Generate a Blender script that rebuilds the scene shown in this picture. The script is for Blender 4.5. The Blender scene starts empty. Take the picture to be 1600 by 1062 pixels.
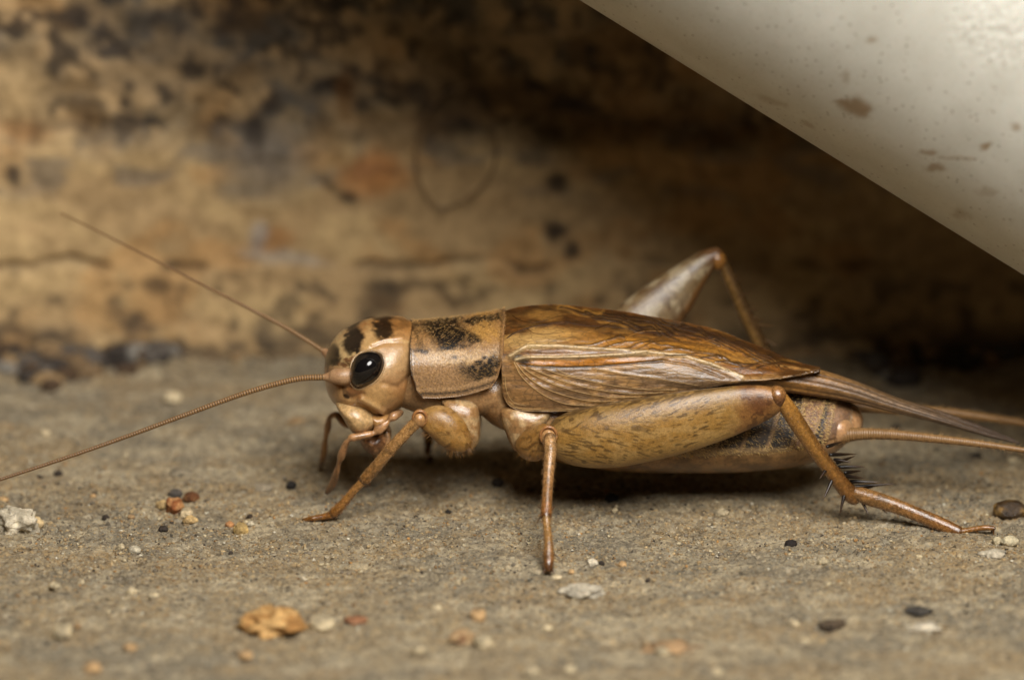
import bpy, math, random
import numpy as np
from mathutils import Vector
from mathutils.bvhtree import BVHTree

# ------------------------------------------------------------------ camera, light, exposure
MM = 0.001                      # everything below is written in millimetres and built at real size
TH = math.radians(18.0)         # camera looks 18 degrees down
DIST, PPM = 240.0, 41.0         # distance (mm) and photo pixels per mm at the cricket
TGT = np.array([0.0, 0.0, 6.49])
FWD = np.array([0.0, math.cos(TH), -math.sin(TH)])
UPV = np.array([0.0, math.sin(TH), math.cos(TH)])
CAM = TGT - DIST * FWD
KP = DIST * PPM

sc = bpy.context.scene
col = sc.collection
cd = bpy.data.cameras.new("camera"); cam = bpy.data.objects.new("camera", cd); col.objects.link(cam)
cam.location = CAM * MM
cam.rotation_euler = (math.pi / 2 - TH, 0, 0)
cd.sensor_width = 36.0
cd.lens = 36.0 * DIST / (1600.0 / PPM)
cd.clip_start = 0.005; cd.clip_end = 10.0
cd.dof.use_dof = True
cd.dof.focus_distance = (DIST - 2.4) * MM
cd.dof.aperture_fstop = cd.lens / 6.0
sc.camera = cam

w = bpy.data.worlds.new("World"); sc.world = w; w.use_nodes = True
w.node_tree.nodes["Background"].inputs[0].default_value = (1.0, 0.93, 0.84, 1)
w.node_tree.nodes["Background"].inputs[1].default_value = 0.005

def lamp(name, direction, dist, size, power, color, aim=(0, 0, 4)):
    ld = bpy.data.lights.new(name, 'AREA'); ld.shape = 'DISK'; ld.size = size * MM
    ld.energy = power; ld.color = color
    lo = bpy.data.objects.new(name, ld); col.objects.link(lo)
    d = Vector(direction).normalized()
    lo.location = (Vector(aim) + d * dist) * MM
    lo.rotation_euler = (-d).to_track_quat('-Z', 'Y').to_euler()
    return lo
lamp("flash_diffuser", (0.20, -0.63, 0.75), 170, 100, 0.53, (1.0, 0.965, 0.91), aim=(-3, 0, 5))

sc.view_settings.view_transform = 'Standard'
sc.view_settings.look = 'None'
sc.view_settings.exposure = 0.0
sc.view_settings.gamma = 1.0

# ------------------------------------------------------------------ pixel <-> place
def ray(px, py):
    d = FWD + np.array([1.0, 0, 0]) * (px - 800) / KP - UPV * (py - 531) / KP
    return d
def P(px, py, Y=None, Z=None):
    d = ray(px, py)
    t = (Y - CAM[1]) / d[1] if Y is not None else (Z - CAM[2]) / d[2]
    return CAM + d * t
def proj(V):
    d = np.asarray(V) - CAM
    dep = d @ FWD
    return 800 + d[:, 0] / dep * KP, 531 - (d @ UPV) / dep * KP
def sidepx(V):                  # photo coordinates of the near-side twin of each point (left/right symmetric patterns)
    V = np.array(V, float); V[:, 1] = -np.abs(V[:, 1])
    return proj(V)

# ------------------------------------------------------------------ noise and colour
def _h(ix, iy, iz, seed):
    n = (ix * 374761393 + iy * 668265263 + iz * 2147483647 + seed * 1274126177) & 0xFFFFFFFF
    n = ((n ^ (n >> 13)) * 1274126177) & 0xFFFFFFFF
    n = n ^ (n >> 16)
    return (n & 0xFFFF) / 65535.0
def vnoise(x, y, z=None, seed=0):
    x = np.asarray(x, float); y = np.asarray(y, float)
    ix = np.floor(x).astype(np.int64); iy = np.floor(y).astype(np.int64)
    fx = x - ix; fy = y - iy
    fx = fx * fx * (3 - 2 * fx); fy = fy * fy * (3 - 2 * fy)
    if z is None:
        a = _h(ix, iy, 0, seed); b = _h(ix + 1, iy, 0, seed); c = _h(ix, iy + 1, 0, seed); d = _h(ix + 1, iy + 1, 0, seed)
        return (a + (b - a) * fx) * (1 - fy) + (c + (d - c) * fx) * fy
    iz = np.floor(z).astype(np.int64); fz = z - iz; fz = fz * fz * (3 - 2 * fz)
    r = 0
    for k, wz in ((0, 1 - fz), (1, fz)):
        a = _h(ix, iy, iz + k, seed); b = _h(ix + 1, iy, iz + k, seed)
        c = _h(ix, iy + 1, iz + k, seed); d = _h(ix + 1, iy + 1, iz + k, seed)
        r = r + wz * ((a + (b - a) * fx) * (1 - fy) + (c + (d - c) * fx) * fy)
    return r
def fbm(x, y, z=None, octv=4, seed=0, gain=0.5):
    s = 0; a = 1; t = 0; f = 1.0
    for k in range(octv):
        s = s + a * vnoise(x * f + 7.3 * k, y * f + 3.1 * k, None if z is None else z * f, seed + k)
        t += a; a *= gain; f *= 2.03
    return s / t
def sm(a, b, x):
    t = np.clip((x - a) / (b - a), 0, 1); return t * t * (3 - 2 * t)
def lin(c):
    c = np.array(c, float) / 255.0
    return np.where(c <= 0.04045, c / 12.92, ((c + 0.055) / 1.055) ** 2.4)
def mixc(a, b, t):
    a = np.asarray(a, float); b = np.asarray(b, float); t = np.asarray(t, float)[..., None]
    return a + (b - a) * t
def ell(x, y, cx, cy, rx, ry, rot=0, soft=0.35):
    c, s = math.cos(math.radians(rot)), math.sin(math.radians(rot))
    u = ((x - cx) * c + (y - cy) * s) / rx; v = (-(x - cx) * s + (y - cy) * c) / ry
    return 1 - sm(1 - soft, 1 + soft, np.sqrt(u * u + v * v))
def segd(x, y, pts):            # distance to a polyline
    d = np.full(np.shape(x), 1e9)
    for (ax, ay), (bx, by) in zip(pts[:-1], pts[1:]):
        vx, vy = bx - ax, by - ay
        t = np.clip(((x - ax) * vx + (y - ay) * vy) / (vx * vx + vy * vy), 0, 1)
        d = np.minimum(d, np.hypot(x - ax - t * vx, y - ay - t * vy))
    return d

# ------------------------------------------------------------------ mesh helpers
def mesh(name, V, F, mat, parent=None, C=None, smooth=True, quads=None):
    me = bpy.data.meshes.new(name)
    V = np.asarray(V, float) * MM
    if isinstance(F, np.ndarray):
        nf, k = F.shape
        me.vertices.add(len(V)); me.vertices.foreach_set("co", V.astype(np.float32).ravel())
        me.loops.add(nf * k); me.loops.foreach_set("vertex_index", F.astype(np.int32).ravel())
        me.polygons.add(nf); me.polygons.foreach_set("loop_start", np.arange(0, nf * k, k, dtype=np.int32))
        me.polygons.foreach_set("loop_total", np.full(nf, k, dtype=np.int32))
        me.update(calc_edges=True)
    else:
        me.from_pydata([tuple(v) for v in V], [], [tuple(f) for f in F])
    if smooth:
        me.polygons.foreach_set("use_smooth", np.ones(len(me.polygons), dtype=bool))
    if C is not None:
        C = np.asarray(C, float)
        if C.ndim == 1: C = np.tile(C, (len(V), 1))
        at = me.color_attributes.new("Col", 'FLOAT_COLOR', 'POINT')
        at.data.foreach_set("color", np.hstack([C, np.ones((len(V), 1))]).astype(np.float32).ravel())
    me.materials.append(mat)
    o = bpy.data.objects.new(name, me); col.objects.link(o)
    if parent is not None: o.parent = parent
    return o
def empty(name, loc=(0, 0, 0), parent=None):
    o = bpy.data.objects.new(name, None); col.objects.link(o)
    o.empty_display_size = 0.002
    if parent is not None: o.parent = parent
    return o
def tag(o, label, cat, group=None, kind=None):
    o["label"] = label; o["category"] = cat
    if group: o["group"] = group
    if kind: o["kind"] = kind
    return o
def gridfaces(nu, nv, wrap=False):          # vertex index = i*nv + j
    i = np.arange(nu - 1)[:, None]; j = np.arange(nv if wrap else nv - 1)[None, :]
    j2 = (j + 1) % nv
    return np.stack([i * nv + j, i * nv + j2, (i + 1) * nv + j2, (i + 1) * nv + j], -1).reshape(-1, 4)
def spline(rows, n, closed=False):
    rows = np.asarray(rows, float); k = len(rows)
    if closed: ext = np.vstack([rows[-1], rows, rows[0], rows[1]])
    else: ext = np.vstack([2 * rows[0] - rows[1], rows, 2 * rows[-1] - rows[-2]])
    dim = min(3, rows.shape[1])
    dl = np.maximum(np.linalg.norm(np.diff(ext[:, :dim], axis=0), axis=1), 1e-6) ** 0.5
    T = np.concatenate([[0], np.cumsum(dl)])
    kk = k + 1 if closed else k
    L = np.concatenate([[0], np.cumsum(dl[1:kk] ** 2)])
    u = np.linspace(0, L[-1], n, endpoint=not closed)
    seg = np.clip(np.searchsorted(L, u, side='right') - 1, 0, kk - 2)
    f = (u - L[seg]) / (L[seg + 1] - L[seg])
    p0, p1, p2, p3 = ext[seg], ext[seg + 1], ext[seg + 2], ext[seg + 3]
    t0, t1, t2, t3 = [T[seg + q][:, None] for q in range(4)]
    t = t1 + (t2 - t1) * f[:, None]
    A1 = (t1 - t) / (t1 - t0) * p0 + (t - t0) / (t1 - t0) * p1
    A2 = (t2 - t) / (t2 - t1) * p1 + (t - t1) / (t2 - t1) * p2
    A3 = (t3 - t) / (t3 - t2) * p2 + (t - t2) / (t3 - t2) * p3
    B1 = (t2 - t) / (t2 - t0) * A1 + (t - t0) / (t2 - t0) * A2
    B2 = (t3 - t) / (t3 - t1) * A2 + (t - t1) / (t3 - t1) * A3
    return (t2 - t) / (t2 - t1) * B1 + (t - t1) / (t2 - t1) * B2
def curve1(pts, x):             # smooth y(x) through points
    pts = np.asarray(pts, float)
    q = spline(pts, 400)
    return np.interp(x, q[:, 0], q[:, 1])
def R(px, py, Y, hw, ht):       # one tube station from photo pixels: half width px in view plane, half thickness mm in depth
    p = P(px, py, Y=Y); return [p[0], p[1], p[2], hw / PPM, ht]
def tube(rows, n=40, seg=16, ref=(0, 1, 0), capn=4, mod=None, capk=0.8):
    """elliptical tube through rows [x,y,z,ra,rb]; returns V, F, S(0..1), A(angle)"""
    q = spline(rows, n) if n else np.asarray(rows, float)
    q[:, 3:] = np.maximum(q[:, 3:], 0.004)
    c = q[:, :3]; T = np.gradient(c, axis=0); T /= np.linalg.norm(T, axis=1)[:, None]
    ref = np.array(ref, float)
    side = np.cross(T, ref); side /= np.linalg.norm(side, axis=1)[:, None]
    upd = np.cross(side, T)
    st = []
    m = len(q); sp = np.linspace(0, 1, m)
    for k in range(capn):
        f = (k + 0.15) / capn * math.pi / 2
        st.append((c[0] - T[0] * min(q[0, 3], q[0, 4]) * capk * math.cos(f), q[0, 3] * math.sin(f), q[0, 4] * math.sin(f), side[0], upd[0], 0.0))
    for i in range(m): st.append((c[i], q[i, 3], q[i, 4], side[i], upd[i], sp[i]))
    for k in reversed(range(capn)):
        f = (k + 0.15) / capn * math.pi / 2
        st.append((c[-1] + T[-1] * min(q[-1, 3], q[-1, 4]) * capk * math.cos(f), q[-1, 3] * math.sin(f), q[-1, 4] * math.sin(f), side[-1], upd[-1], 1.0))
    a = np.arange(seg) / seg * 2 * math.pi
    C0 = np.array([s[0] for s in st])[:, None]; RA = np.array([s[1] for s in st])[:, None, None]; RB = np.array([s[2] for s in st])[:, None, None]
    SD = np.array([s[3] for s in st])[:, None]; UD = np.array([s[4] for s in st])[:, None]
    S = np.repeat(np.array([s[5] for s in st])[:, None], seg, 1); A = np.repeat(a[None], len(st), 0)
    g = mod(S, A)[..., None] if mod is not None else 1.0
    V = C0 + (RA * np.cos(a)[None, :, None] * SD + RB * np.sin(a)[None, :, None] * UD) * g
    V = V.reshape(-1, 3); F = gridfaces(len(st), seg, True).tolist()
    F.append(list(range(seg))[::-1]); F.append([len(st) * seg - seg + k for k in range(seg)])
    return V, F, S.ravel(), A.ravel()
def inflate(outline, Y, hy, n=64, rings=20, center=None, e1=2.2, e2=2.2, yslope=0.0, yoff=None):
    """closed body from a side outline (photo px, star shaped) with half thickness hy in depth"""
    o = spline(np.array(outline, float), n, closed=True)
    c = np.array(center if center is not None else o.mean(0), float)
    lam = np.linspace(-math.pi / 2, math.pi / 2, 2 * rings + 1)[1:-1]
    V = []
    cp = P(c[0], c[1], Y=Y)
    for l in lam:
        rho = abs(math.cos(l)) ** (2 / e1); yy = hy * np.sign(math.sin(l)) * abs(math.sin(l)) ** (2 / e2)
        for p in o:
            q = P(c[0] + (p[0] - c[0]), c[1] + (p[1] - c[1]), Y=Y)
            q = cp + (q - cp) * rho
            V.append([q[0], Y + yy + yslope * (q[0] - cp[0]), q[2]])
    m = len(lam)
    F = gridfaces(m, n, True).tolist()
    V.append([cp[0], Y - hy, cp[2]]); V.append([cp[0], Y + hy, cp[2]])
    for j in range(n):
        F.append([j, len(V) - 2, (j + 1) % n]); F.append([(m - 1) * n + j, (m - 1) * n + (j + 1) % n, len(V) - 1])
    return np.array(V), F
def bvh(V, F): return BVHTree.FromPolygons([tuple(v) for v in V], [tuple(int(i) for i in f) for f in F])
def hit(t, px, py):
    loc, nor, i, d = t.ray_cast(Vector(CAM), Vector(ray(px, py)).normalized())
    if loc is None: return None, None
    nor = np.array(nor); 
    if nor @ ray(px, py) > 0: nor = -nor
    return np.array(loc), nor
def dome(outline, height, tree, n=48, rings=12, center=None, sink=0.06, e=2.0):
    """raised lens lying on a surface, outline in photo px"""
    o = spline(np.array(outline, float), n, closed=True)
    c = np.array(center if center is not None else o.mean(0))
    cl, cn = hit(tree, *c); V = [cl + cn * height]; last = cl
    for k in range(1, rings + 1):
        r = k / rings
        for p in o:
            l, nn = hit(tree, *(c + (p - c) * r))
            if l is None: l = last
            last = l
            V.append(l + cn * (height * (1 - r ** e) ** (1 / e) - sink * r ** 4))
    F = [[0, 1 + (j + 1) % n, 1 + j] for j in range(n)]
    F += (gridfaces(rings, n, True) + 1).tolist()
    return np.array(V), F
def shell(V, F, nu, nv, th):    # closes a grid sheet into a thin plate
    me = bpy.data.meshes.new("tmp"); me.from_pydata([tuple(v) for v in V], [], [tuple(f) for f in F]); me.update()
    N = np.zeros((len(V), 3)); 
    Va = np.asarray(V); Fa = np.asarray(F)
    fn = np.cross(Va[Fa[:, 1]] - Va[Fa[:, 0]], Va[Fa[:, 3]] - Va[Fa[:, 0]])
    for k in range(4): np.add.at(N, Fa[:, k], fn)
    N /= np.maximum(np.linalg.norm(N, axis=1), 1e-12)[:, None]
    bpy.data.meshes.remove(me)
    b = len(V); V2 = np.vstack([Va, Va - N * th]); F2 = np.vstack([Fa, Fa[:, ::-1] + b])
    idx = np.arange(nu * nv).reshape(nu, nv)
    loop = np.concatenate([idx[0, :], idx[1:, -1], idx[-1, -2::-1], idx[-2:0:-1, 0]])
    l2 = np.roll(loop, -1)
    F2 = np.vstack([F2, np.stack([l2, loop, loop + b, l2 + b], -1)])
    return V2, F2, N
def mir(V): return np.asarray(V) * np.array([1, -1, 1])
def flip(F): return [list(f)[::-1] for f in F]
def hairs(pts, dirs, lens, rad, bend=None):
    V = []; F = []
    for p, d, l in zip(pts, dirs, lens):
        d = np.array(d) / np.linalg.norm(d)
        a = np.cross(d, [0.3, 0.5, 0.81]); a /= np.linalg.norm(a); b = np.cross(d, a)
        i = len(V)
        mid = p + d * l * 0.55; tip = p + d * l + (np.array(bend) * l if bend is not None else 0)
        for k in range(3):
            t = k * 2.094
            V.append(p - d * 0.02 + (a * math.cos(t) + b * math.sin(t)) * rad)
        for k in range(3):
            t = k * 2.094
            V.append(mid + (a * math.cos(t) + b * math.sin(t)) * rad * 0.7)
        V.append(tip)
        for k in range(3):
            k2 = (k + 1) % 3
            F.append([i + k, i + k2, i + 3 + k2, i + 3 + k]); F.append([i + 3 + k, i + 3 + k2, i + 6])
    return V, F

# ------------------------------------------------------------------ materials
def nodes(name):
    m = bpy.data.materials.new(name); m.use_nodes = True
    nt = m.node_tree; return m, nt, nt.nodes["Principled BSDF"]
def N(nt, t, **kw):
    n = nt.nodes.new(t)
    for k, v in kw.items(): setattr(n, k, v)
    return n
def noise_tex(nt, scale, detail=4, rough=0.55, vec=None, stretch=None):
    if vec is None:
        tc = N(nt, 'ShaderNodeTexCoord'); mp = N(nt, 'ShaderNodeMapping')
        s = stretch or (1, 1, 1)
        mp.inputs['Scale'].default_value = (1000 * s[0], 1000 * s[1], 1000 * s[2])
        nt.links.new(tc.outputs['Object'], mp.inputs['Vector']); vec = mp.outputs['Vector']
    n = N(nt, 'ShaderNodeTexNoise'); n.inputs['Scale'].default_value = scale
    n.inputs['Detail'].default_value = detail; n.inputs['Roughness'].default_value = rough
    nt.links.new(vec, n.inputs['Vector'])
    return n, vec
def ramp(nt, fac, stops):
    r = N(nt, 'ShaderNodeValToRGB'); e = r.color_ramp.elements
    while len(e) > 1: e.remove(e[-1])
    for i, (p, c) in enumerate(stops):
        q = e[0] if i == 0 else e.new(p)
        q.position = p; q.color = tuple(c) + (1,) if len(c) == 3 else c
    nt.links.new(fac, r.inputs[0]); return r
def mixn(nt, a, b, fac, mode='MIX'):
    m = N(nt, 'ShaderNodeMix', data_type='RGBA', blend_type=mode)
    if isinstance(fac, (int, float)): m.inputs[0].default_value = fac
    else: nt.links.new(fac, m.inputs[0])
    for k, v in ((6, a), (7, b)):
        if isinstance(v, tuple): m.inputs[k].default_value = v + (1,)
        else: nt.links.new(v, m.inputs[k])
    return m.outputs[2]
def chitin(name, rough=0.38, sss=0.25, coat=0.15, nscale=9.0, bump=0.02, fine=30.0, lo=0.72, hi=1.22, stretch=None, spec=0.5, sssr=0.35, tint=(1, 1, 1), pit=0.0, pitscale=14.0, net=0.0, K=0.74):
    m, nt, b = nodes(name)
    at = N(nt, 'ShaderNodeAttribute', attribute_name="Col")
    n1, vec = noise_tex(nt, nscale, 5, 0.62, stretch=stretch)
    r = ramp(nt, n1.outputs[0], [(0.3, tuple(lo * q * K for q in tint)), (0.7, tuple(hi * q * K for q in tint))])
    c = mixn(nt, at.outputs['Color'], r.outputs[0], 1.0, 'MULTIPLY')
    n2, _ = noise_tex(nt, fine, 4, 0.65, vec=vec)
    r2 = ramp(nt, n2.outputs[0], [(0.34, (.74, .72, .68)), (0.62, (1.1, 1.1, 1.1))])
    c = mixn(nt, c, r2.outputs[0], 0.8, 'MULTIPLY')
    hgt = n2.outputs[0]
    if pit or net:
        v = N(nt, 'ShaderNodeTexVoronoi'); v.inputs['Scale'].default_value = pitscale
        if net: v.feature = 'DISTANCE_TO_EDGE'
        nt.links.new(vec, v.inputs['Vector'])
        mr = N(nt, 'ShaderNodeMapRange'); mr.inputs[1].default_value = 0.0; mr.inputs[2].default_value = 0.07 if net else 0.5
        mr.inputs[3].default_value = 1.0 if net else 0.0; mr.inputs[4].default_value = 0.0 if net else 1.0
        nt.links.new(v.outputs['Distance'], mr.inputs[0])
        ad = N(nt, 'ShaderNodeMath', operation='MULTIPLY_ADD'); nt.links.new(mr.outputs[0], ad.inputs[0]); ad.inputs[1].default_value = pit or 0.06
        nt.links.new(hgt, ad.inputs[2]); hgt = ad.outputs[0]
        if net:
            mm = N(nt, 'ShaderNodeMath', operation='MULTIPLY'); nt.links.new(mr.outputs[0], mm.inputs[0]); mm.inputs[1].default_value = net
            c = mixn(nt, c, (.045, .026, .01), mm.outputs[0])
    nt.links.new(c, b.inputs['Base Color'])
    bp = N(nt, 'ShaderNodeBump'); bp.inputs['Strength'].default_value = 0.8; bp.inputs['Distance'].default_value = bump * MM
    nt.links.new(hgt, bp.inputs['Height']); nt.links.new(bp.outputs[0], b.inputs['Normal'])
    if coat: nt.links.new(bp.outputs[0], b.inputs['Coat Normal'])
    rr = N(nt, 'ShaderNodeMapRange'); rr.inputs[3].default_value = rough * .7; rr.inputs[4].default_value = rough * 1.35
    nt.links.new(n1.outputs[0], rr.inputs[0]); nt.links.new(rr.outputs[0], b.inputs['Roughness'])
    b.inputs['Subsurface Weight'].default_value = sss
    b.inputs['Subsurface Radius'].default_value = (1.0, 0.68, 0.4)
    b.inputs['Subsurface Scale'].default_value = sssr * MM
    b.inputs['Coat Weight'].default_value = coat; b.inputs['Coat Roughness'].default_value = 0.14
    b.inputs['Specular IOR Level'].default_value = spec
    return m
TI = (.70, .70, .66)
M_head = chitin("head_cuticle", 0.3, 0.22, 0.6, 6, 0.012, 22, 0.82, 1.15, tint=(.88, .84, .76), pit=.5, pitscale=22)
M_pron = chitin("pronotum_cuticle", 0.36, 0.05, 0.65, 14, 0.011, 22, 0.5, 1.45, tint=(.84, .80, .74), pit=.6, pitscale=16)
M_body = chitin("soft_cuticle", 0.3, 0.4, 0.35, 5, 0.02, 10, 0.74, 1.2, tint=(.98, .95, .86))
M_leg = chitin("leg_cuticle", 0.26, 0.2, 0.7, 8, 0.018, 16, 0.6, 1.3, tint=(.86, .85, .76), pit=.4, pitscale=11)
M_fem = chitin("femur_cuticle", 0.36, 0.25, 0.22, 7, 0.015, 20, 0.76, 1.2, tint=(.76, .75, .66), pit=.4, pitscale=18)
M_wing = chitin("wing_membrane", 0.38, 0.15, 0.16, 6, 0.018, 11, 0.66, 1.3, stretch=(0.6, 1.1, 1.2), tint=(.80, .76, .66), net=.5, pitscale=4.2)
M_vein = chitin("wing_vein", 0.38, 0.1, 0.0, 8, 0.01, 30, 0.8, 1.15, tint=(.8, .78, .72), spec=.15)
M_abd = chitin("abdomen_plate", 0.38, 0.1, 0.25, 12, 0.04, 22, 0.55, 1.35, tint=(.7, .68, .64), pit=.5, pitscale=14)
M_ant = chitin("antenna_cuticle", 0.4, 0.1, 0.0, 12, 0.01, 30, 0.8, 1.15, tint=(.78, .76, .72))
M_hair = chitin("seta", 0.35, 0.0, 0.0, 5, 0.0, 10, 0.95, 1.05, K=1)
M_spine = chitin("spine_cuticle", 0.3, 0.0, 0.0, 5, 0.0, 10, 0.8, 1.1, spec=.35)
M_rock = chitin("mineral_grain", 0.62, 0.15, 0.0, 5, 0.12, 12, 0.62, 1.2, spec=0.35, sssr=0.2, K=0.9)
M_pellet = chitin("dark_pellet", 0.36, 0.0, 0.1, 4, 0.12, 9, 0.4, 1.6, K=1)
m, nt, b = nodes("eye_cornea")
b.inputs['Base Color'].default_value = (0.006, 0.005, 0.005, 1); b.inputs['Roughness'].default_value = 0.07
b.inputs['Specular IOR Level'].default_value = 0.5
vo = N(nt, 'ShaderNodeTexVoronoi'); tc = N(nt, 'ShaderNodeTexCoord'); vo.inputs['Scale'].default_value = 45000
bp = N(nt, 'ShaderNodeBump'); bp.inputs['Strength'].default_value = 0.12; bp.inputs['Distance'].default_value = 0.004 * MM
nt.links.new(tc.outputs['Object'], vo.inputs['Vector']); nt.links.new(vo.outputs['Distance'], bp.inputs['Height']); nt.links.new(bp.outputs[0], b.inputs['Normal'])
M_eye = m

# concrete ground: cement paste with sand grains of many colours
m, nt, b = nodes("rough_concrete"); M_ground = m
at = N(nt, 'ShaderNodeAttribute', attribute_name="Col")
n1, vec = noise_tex(nt, 0.28, 6, 0.62)
n2, _ = noise_tex(nt, 2.6, 5, 0.7, vec=vec)
def grains(scale, lo, hi, seedoff):
    mp = N(nt, 'ShaderNodeMapping'); mp.inputs['Location'].default_value = (seedoff, seedoff * 1.7, seedoff * .3)
    nt.links.new(vec, mp.inputs['Vector'])
    nw, _ = noise_tex(nt, scale * 1.2, 2, 0.5, vec=mp.outputs[0])
    ad = N(nt, 'ShaderNodeMix', data_type='RGBA', blend_type='LINEAR_LIGHT'); ad.inputs[0].default_value = 0.25 / scale
    nt.links.new(mp.outputs[0], ad.inputs[6]); nt.links.new(nw.outputs['Color'], ad.inputs[7])
    v = N(nt, 'ShaderNodeTexVoronoi'); v.inputs['Scale'].default_value = scale; v.inputs['Randomness'].default_value = 1
    nt.links.new(ad.outputs[2], v.inputs['Vector'])
    sp = N(nt, 'ShaderNodeSeparateColor'); nt.links.new(v.outputs['Color'], sp.inputs[0])
    r = ramp(nt, sp.outputs[0], [(0.0, (.05, .043, .035)), (0.08, (.17, .145, .11)), (0.3, (.33, .285, .21)), (0.55, (.44, .39, .30)), (0.78, (.36, .345, .30)), (0.9, (.58, .53, .43)), (0.975, (.48, .36, .2)), (1.0, (.72, .69, .6))])
    k = N(nt, 'ShaderNodeMapRange'); k.inputs[1].default_value = lo; k.inputs[2].default_value = hi
    nt.links.new(sp.outputs[1], k.inputs[0])
    return r.outputs[0], k.outputs[0]
g1, k1 = grains(6.5, 0.5, 0.8, 0.0)
g2, k2 = grains(15.0, 0.25, 0.55, 11.0)
c = mixn(nt, at.outputs['Color'], g2, k2)
c = mixn(nt, c, g1, k1)
patch = ramp(nt, n2.outputs[0], [(0.32, (.5, .49, .48)), (0.5, (1, .98, .95)), (0.7, (1.35, 1.3, 1.2))])
c = mixn(nt, c, patch.outputs[0], 1.0, 'MULTIPLY')
c = mixn(nt, c, at.outputs['Color'], 0.2)
c = mixn(nt, c, (.96, .89, .775), 1.0, 'MULTIPLY')
nt.links.new(c, b.inputs['Base Color'])
b.inputs['Roughness'].default_value = 0.82; b.inputs['Specular IOR Level'].default_value = 0.3
nb, _ = noise_tex(nt, 6.0, 6, 0.8, vec=vec)
bp = N(nt, 'ShaderNodeBump'); bp.inputs['Strength'].default_value = 1.0; bp.inputs['Distance'].default_value = 0.2 * MM
nt.links.new(nb.outputs[0], bp.inputs['Height']); nt.links.new(bp.outputs[0], b.inputs['Normal'])

# stained plaster wall
m, nt, b = nodes("stained_plaster"); M_wall = m
at = N(nt, 'ShaderNodeAttribute', attribute_name="Col")
n1, vec = noise_tex(nt, 1.6, 6, 0.65)
r = ramp(nt, n1.outputs[0], [(0.3, (.62, .6, .56)), (0.55, (1.0, .99, .97)), (0.75, (1.22, 1.2, 1.15))])
nt.links.new(mixn(nt, at.outputs['Color'], r.outputs[0], 1.0, 'MULTIPLY'), b.inputs['Base Color'])
b.inputs['Roughness'].default_value = 0.8; b.inputs['Specular IOR Level'].default_value = 0.25
bp = N(nt, 'ShaderNodeBump'); bp.inputs['Strength'].default_value = 0.7; bp.inputs['Distance'].default_value = 0.12 * MM
n3, _ = noise_tex(nt, 4, 5, 0.7, vec=vec)
nt.links.new(n3.outputs[0], bp.inputs['Height']); nt.links.new(bp.outputs[0], b.inputs['Normal'])

# weathered white plastic
m, nt, b = nodes("weathered_plastic"); M_pipe = m
at = N(nt, 'ShaderNodeAttribute', attribute_name="Col")
n1, vec = noise_tex(nt, 0.35, 5, 0.6)
r = ramp(nt, n1.outputs[0], [(0.3, (.86, .85, .82)), (0.7, (1.05, 1.05, 1.04))])
c = mixn(nt, at.outputs['Color'], r.outputs[0], 1.0, 'MULTIPLY')
v = N(nt, 'ShaderNodeTexVoronoi'); v.inputs['Scale'].default_value = 3.4; nt.links.new(vec, v.inputs['Vector'])
spk = ramp(nt, v.outputs['Distance'], [(0.0, (1, 1, 1)), (0.13, (0.9, 0.9, 0.9)), (0.21, (0, 0, 0))])
sp = N(nt, 'ShaderNodeSeparateColor'); nt.links.new(v.outputs['Color'], sp.inputs[0])
k = N(nt, 'ShaderNodeMath', operation='GREATER_THAN'); k.inputs[1].default_value = 0.6; nt.links.new(sp.outputs[0], k.inputs[0])
k2 = N(nt, 'ShaderNodeMath', operation='MULTIPLY'); nt.links.new(spk.outputs[0], k2.inputs[0]); nt.links.new(k.outputs[0], k2.inputs[1])
k3 = N(nt, 'ShaderNodeMath', operation='MULTIPLY'); nt.links.new(k2.outputs[0], k3.inputs[0]); k3.inputs[1].default_value = 0.8
c = mixn(nt, c, (.16, .12, .075), k3.outputs[0])
n4, _ = noise_tex(nt, 7, 4, 0.7, vec=vec)
sc4 = ramp(nt, n4.outputs[0], [(0.58, (0, 0, 0)), (0.72, (.6, .6, .6))])
c = mixn(nt, c, (.3, .25, .17), sc4.outputs[0])
nt.links.new(c, b.inputs['Base Color'])
b.inputs['Roughness'].default_value = 0.48; b.inputs['Specular IOR Level'].default_value = 0.4
b.inputs['Subsurface Weight'].default_value = 0.1; b.inputs['Subsurface Scale'].default_value = 0.4 * MM
bp = N(nt, 'ShaderNodeBump'); bp.inputs['Strength'].default_value = 0.35; bp.inputs['Distance'].default_value = 0.03 * MM
n5, _ = noise_tex(nt, 5, 5, 0.7, vec=vec)
nt.links.new(n5.outputs[0], bp.inputs['Height']); nt.links.new(bp.outputs[0], b.inputs['Normal'])

# ------------------------------------------------------------------ ground
WALLY = 17.6
def gheight(x, y):
    h = (fbm(x / 7.0 + 3.3, y / 7.0 + 9.1, octv=3, seed=5) - 0.5) * 0.55
    h = h + (fbm(x / 1.3, y / 1.3, octv=3, seed=11) - 0.5) * 0.22
    h = h + (vnoise(x / 0.22, y / 0.22, seed=21) - 0.5) * 0.11 + (vnoise(x / 0.12, y / 0.12, seed=22) - 0.5) * 0.09
    pit = sm(0.66, 0.8, fbm(x / 0.9 + 4, y / 0.9 + 1, octv=3, seed=41))
    h = h - 0.16 * pit
    h = h + 0.6 * sm(WALLY - 3.0, WALLY + 0.5, y) * (0.4 + fbm(x / 2.0, y / 2.0, octv=3, seed=8))
    return h
def axis_lines(a, b, step, far, nfar):
    core = np.arange(a, b + 1e-6, step)
    g = step * np.cumsum(1.28 ** np.arange(1, nfar)); lo = a - g[g < (a + far)]; hi = b + g[g < (far - b)]
    return np.concatenate([[-far], lo[::-1], core, hi, [far]])
xs = axis_lines(-23.5, 23.5, 0.062, 110, 40)
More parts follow.
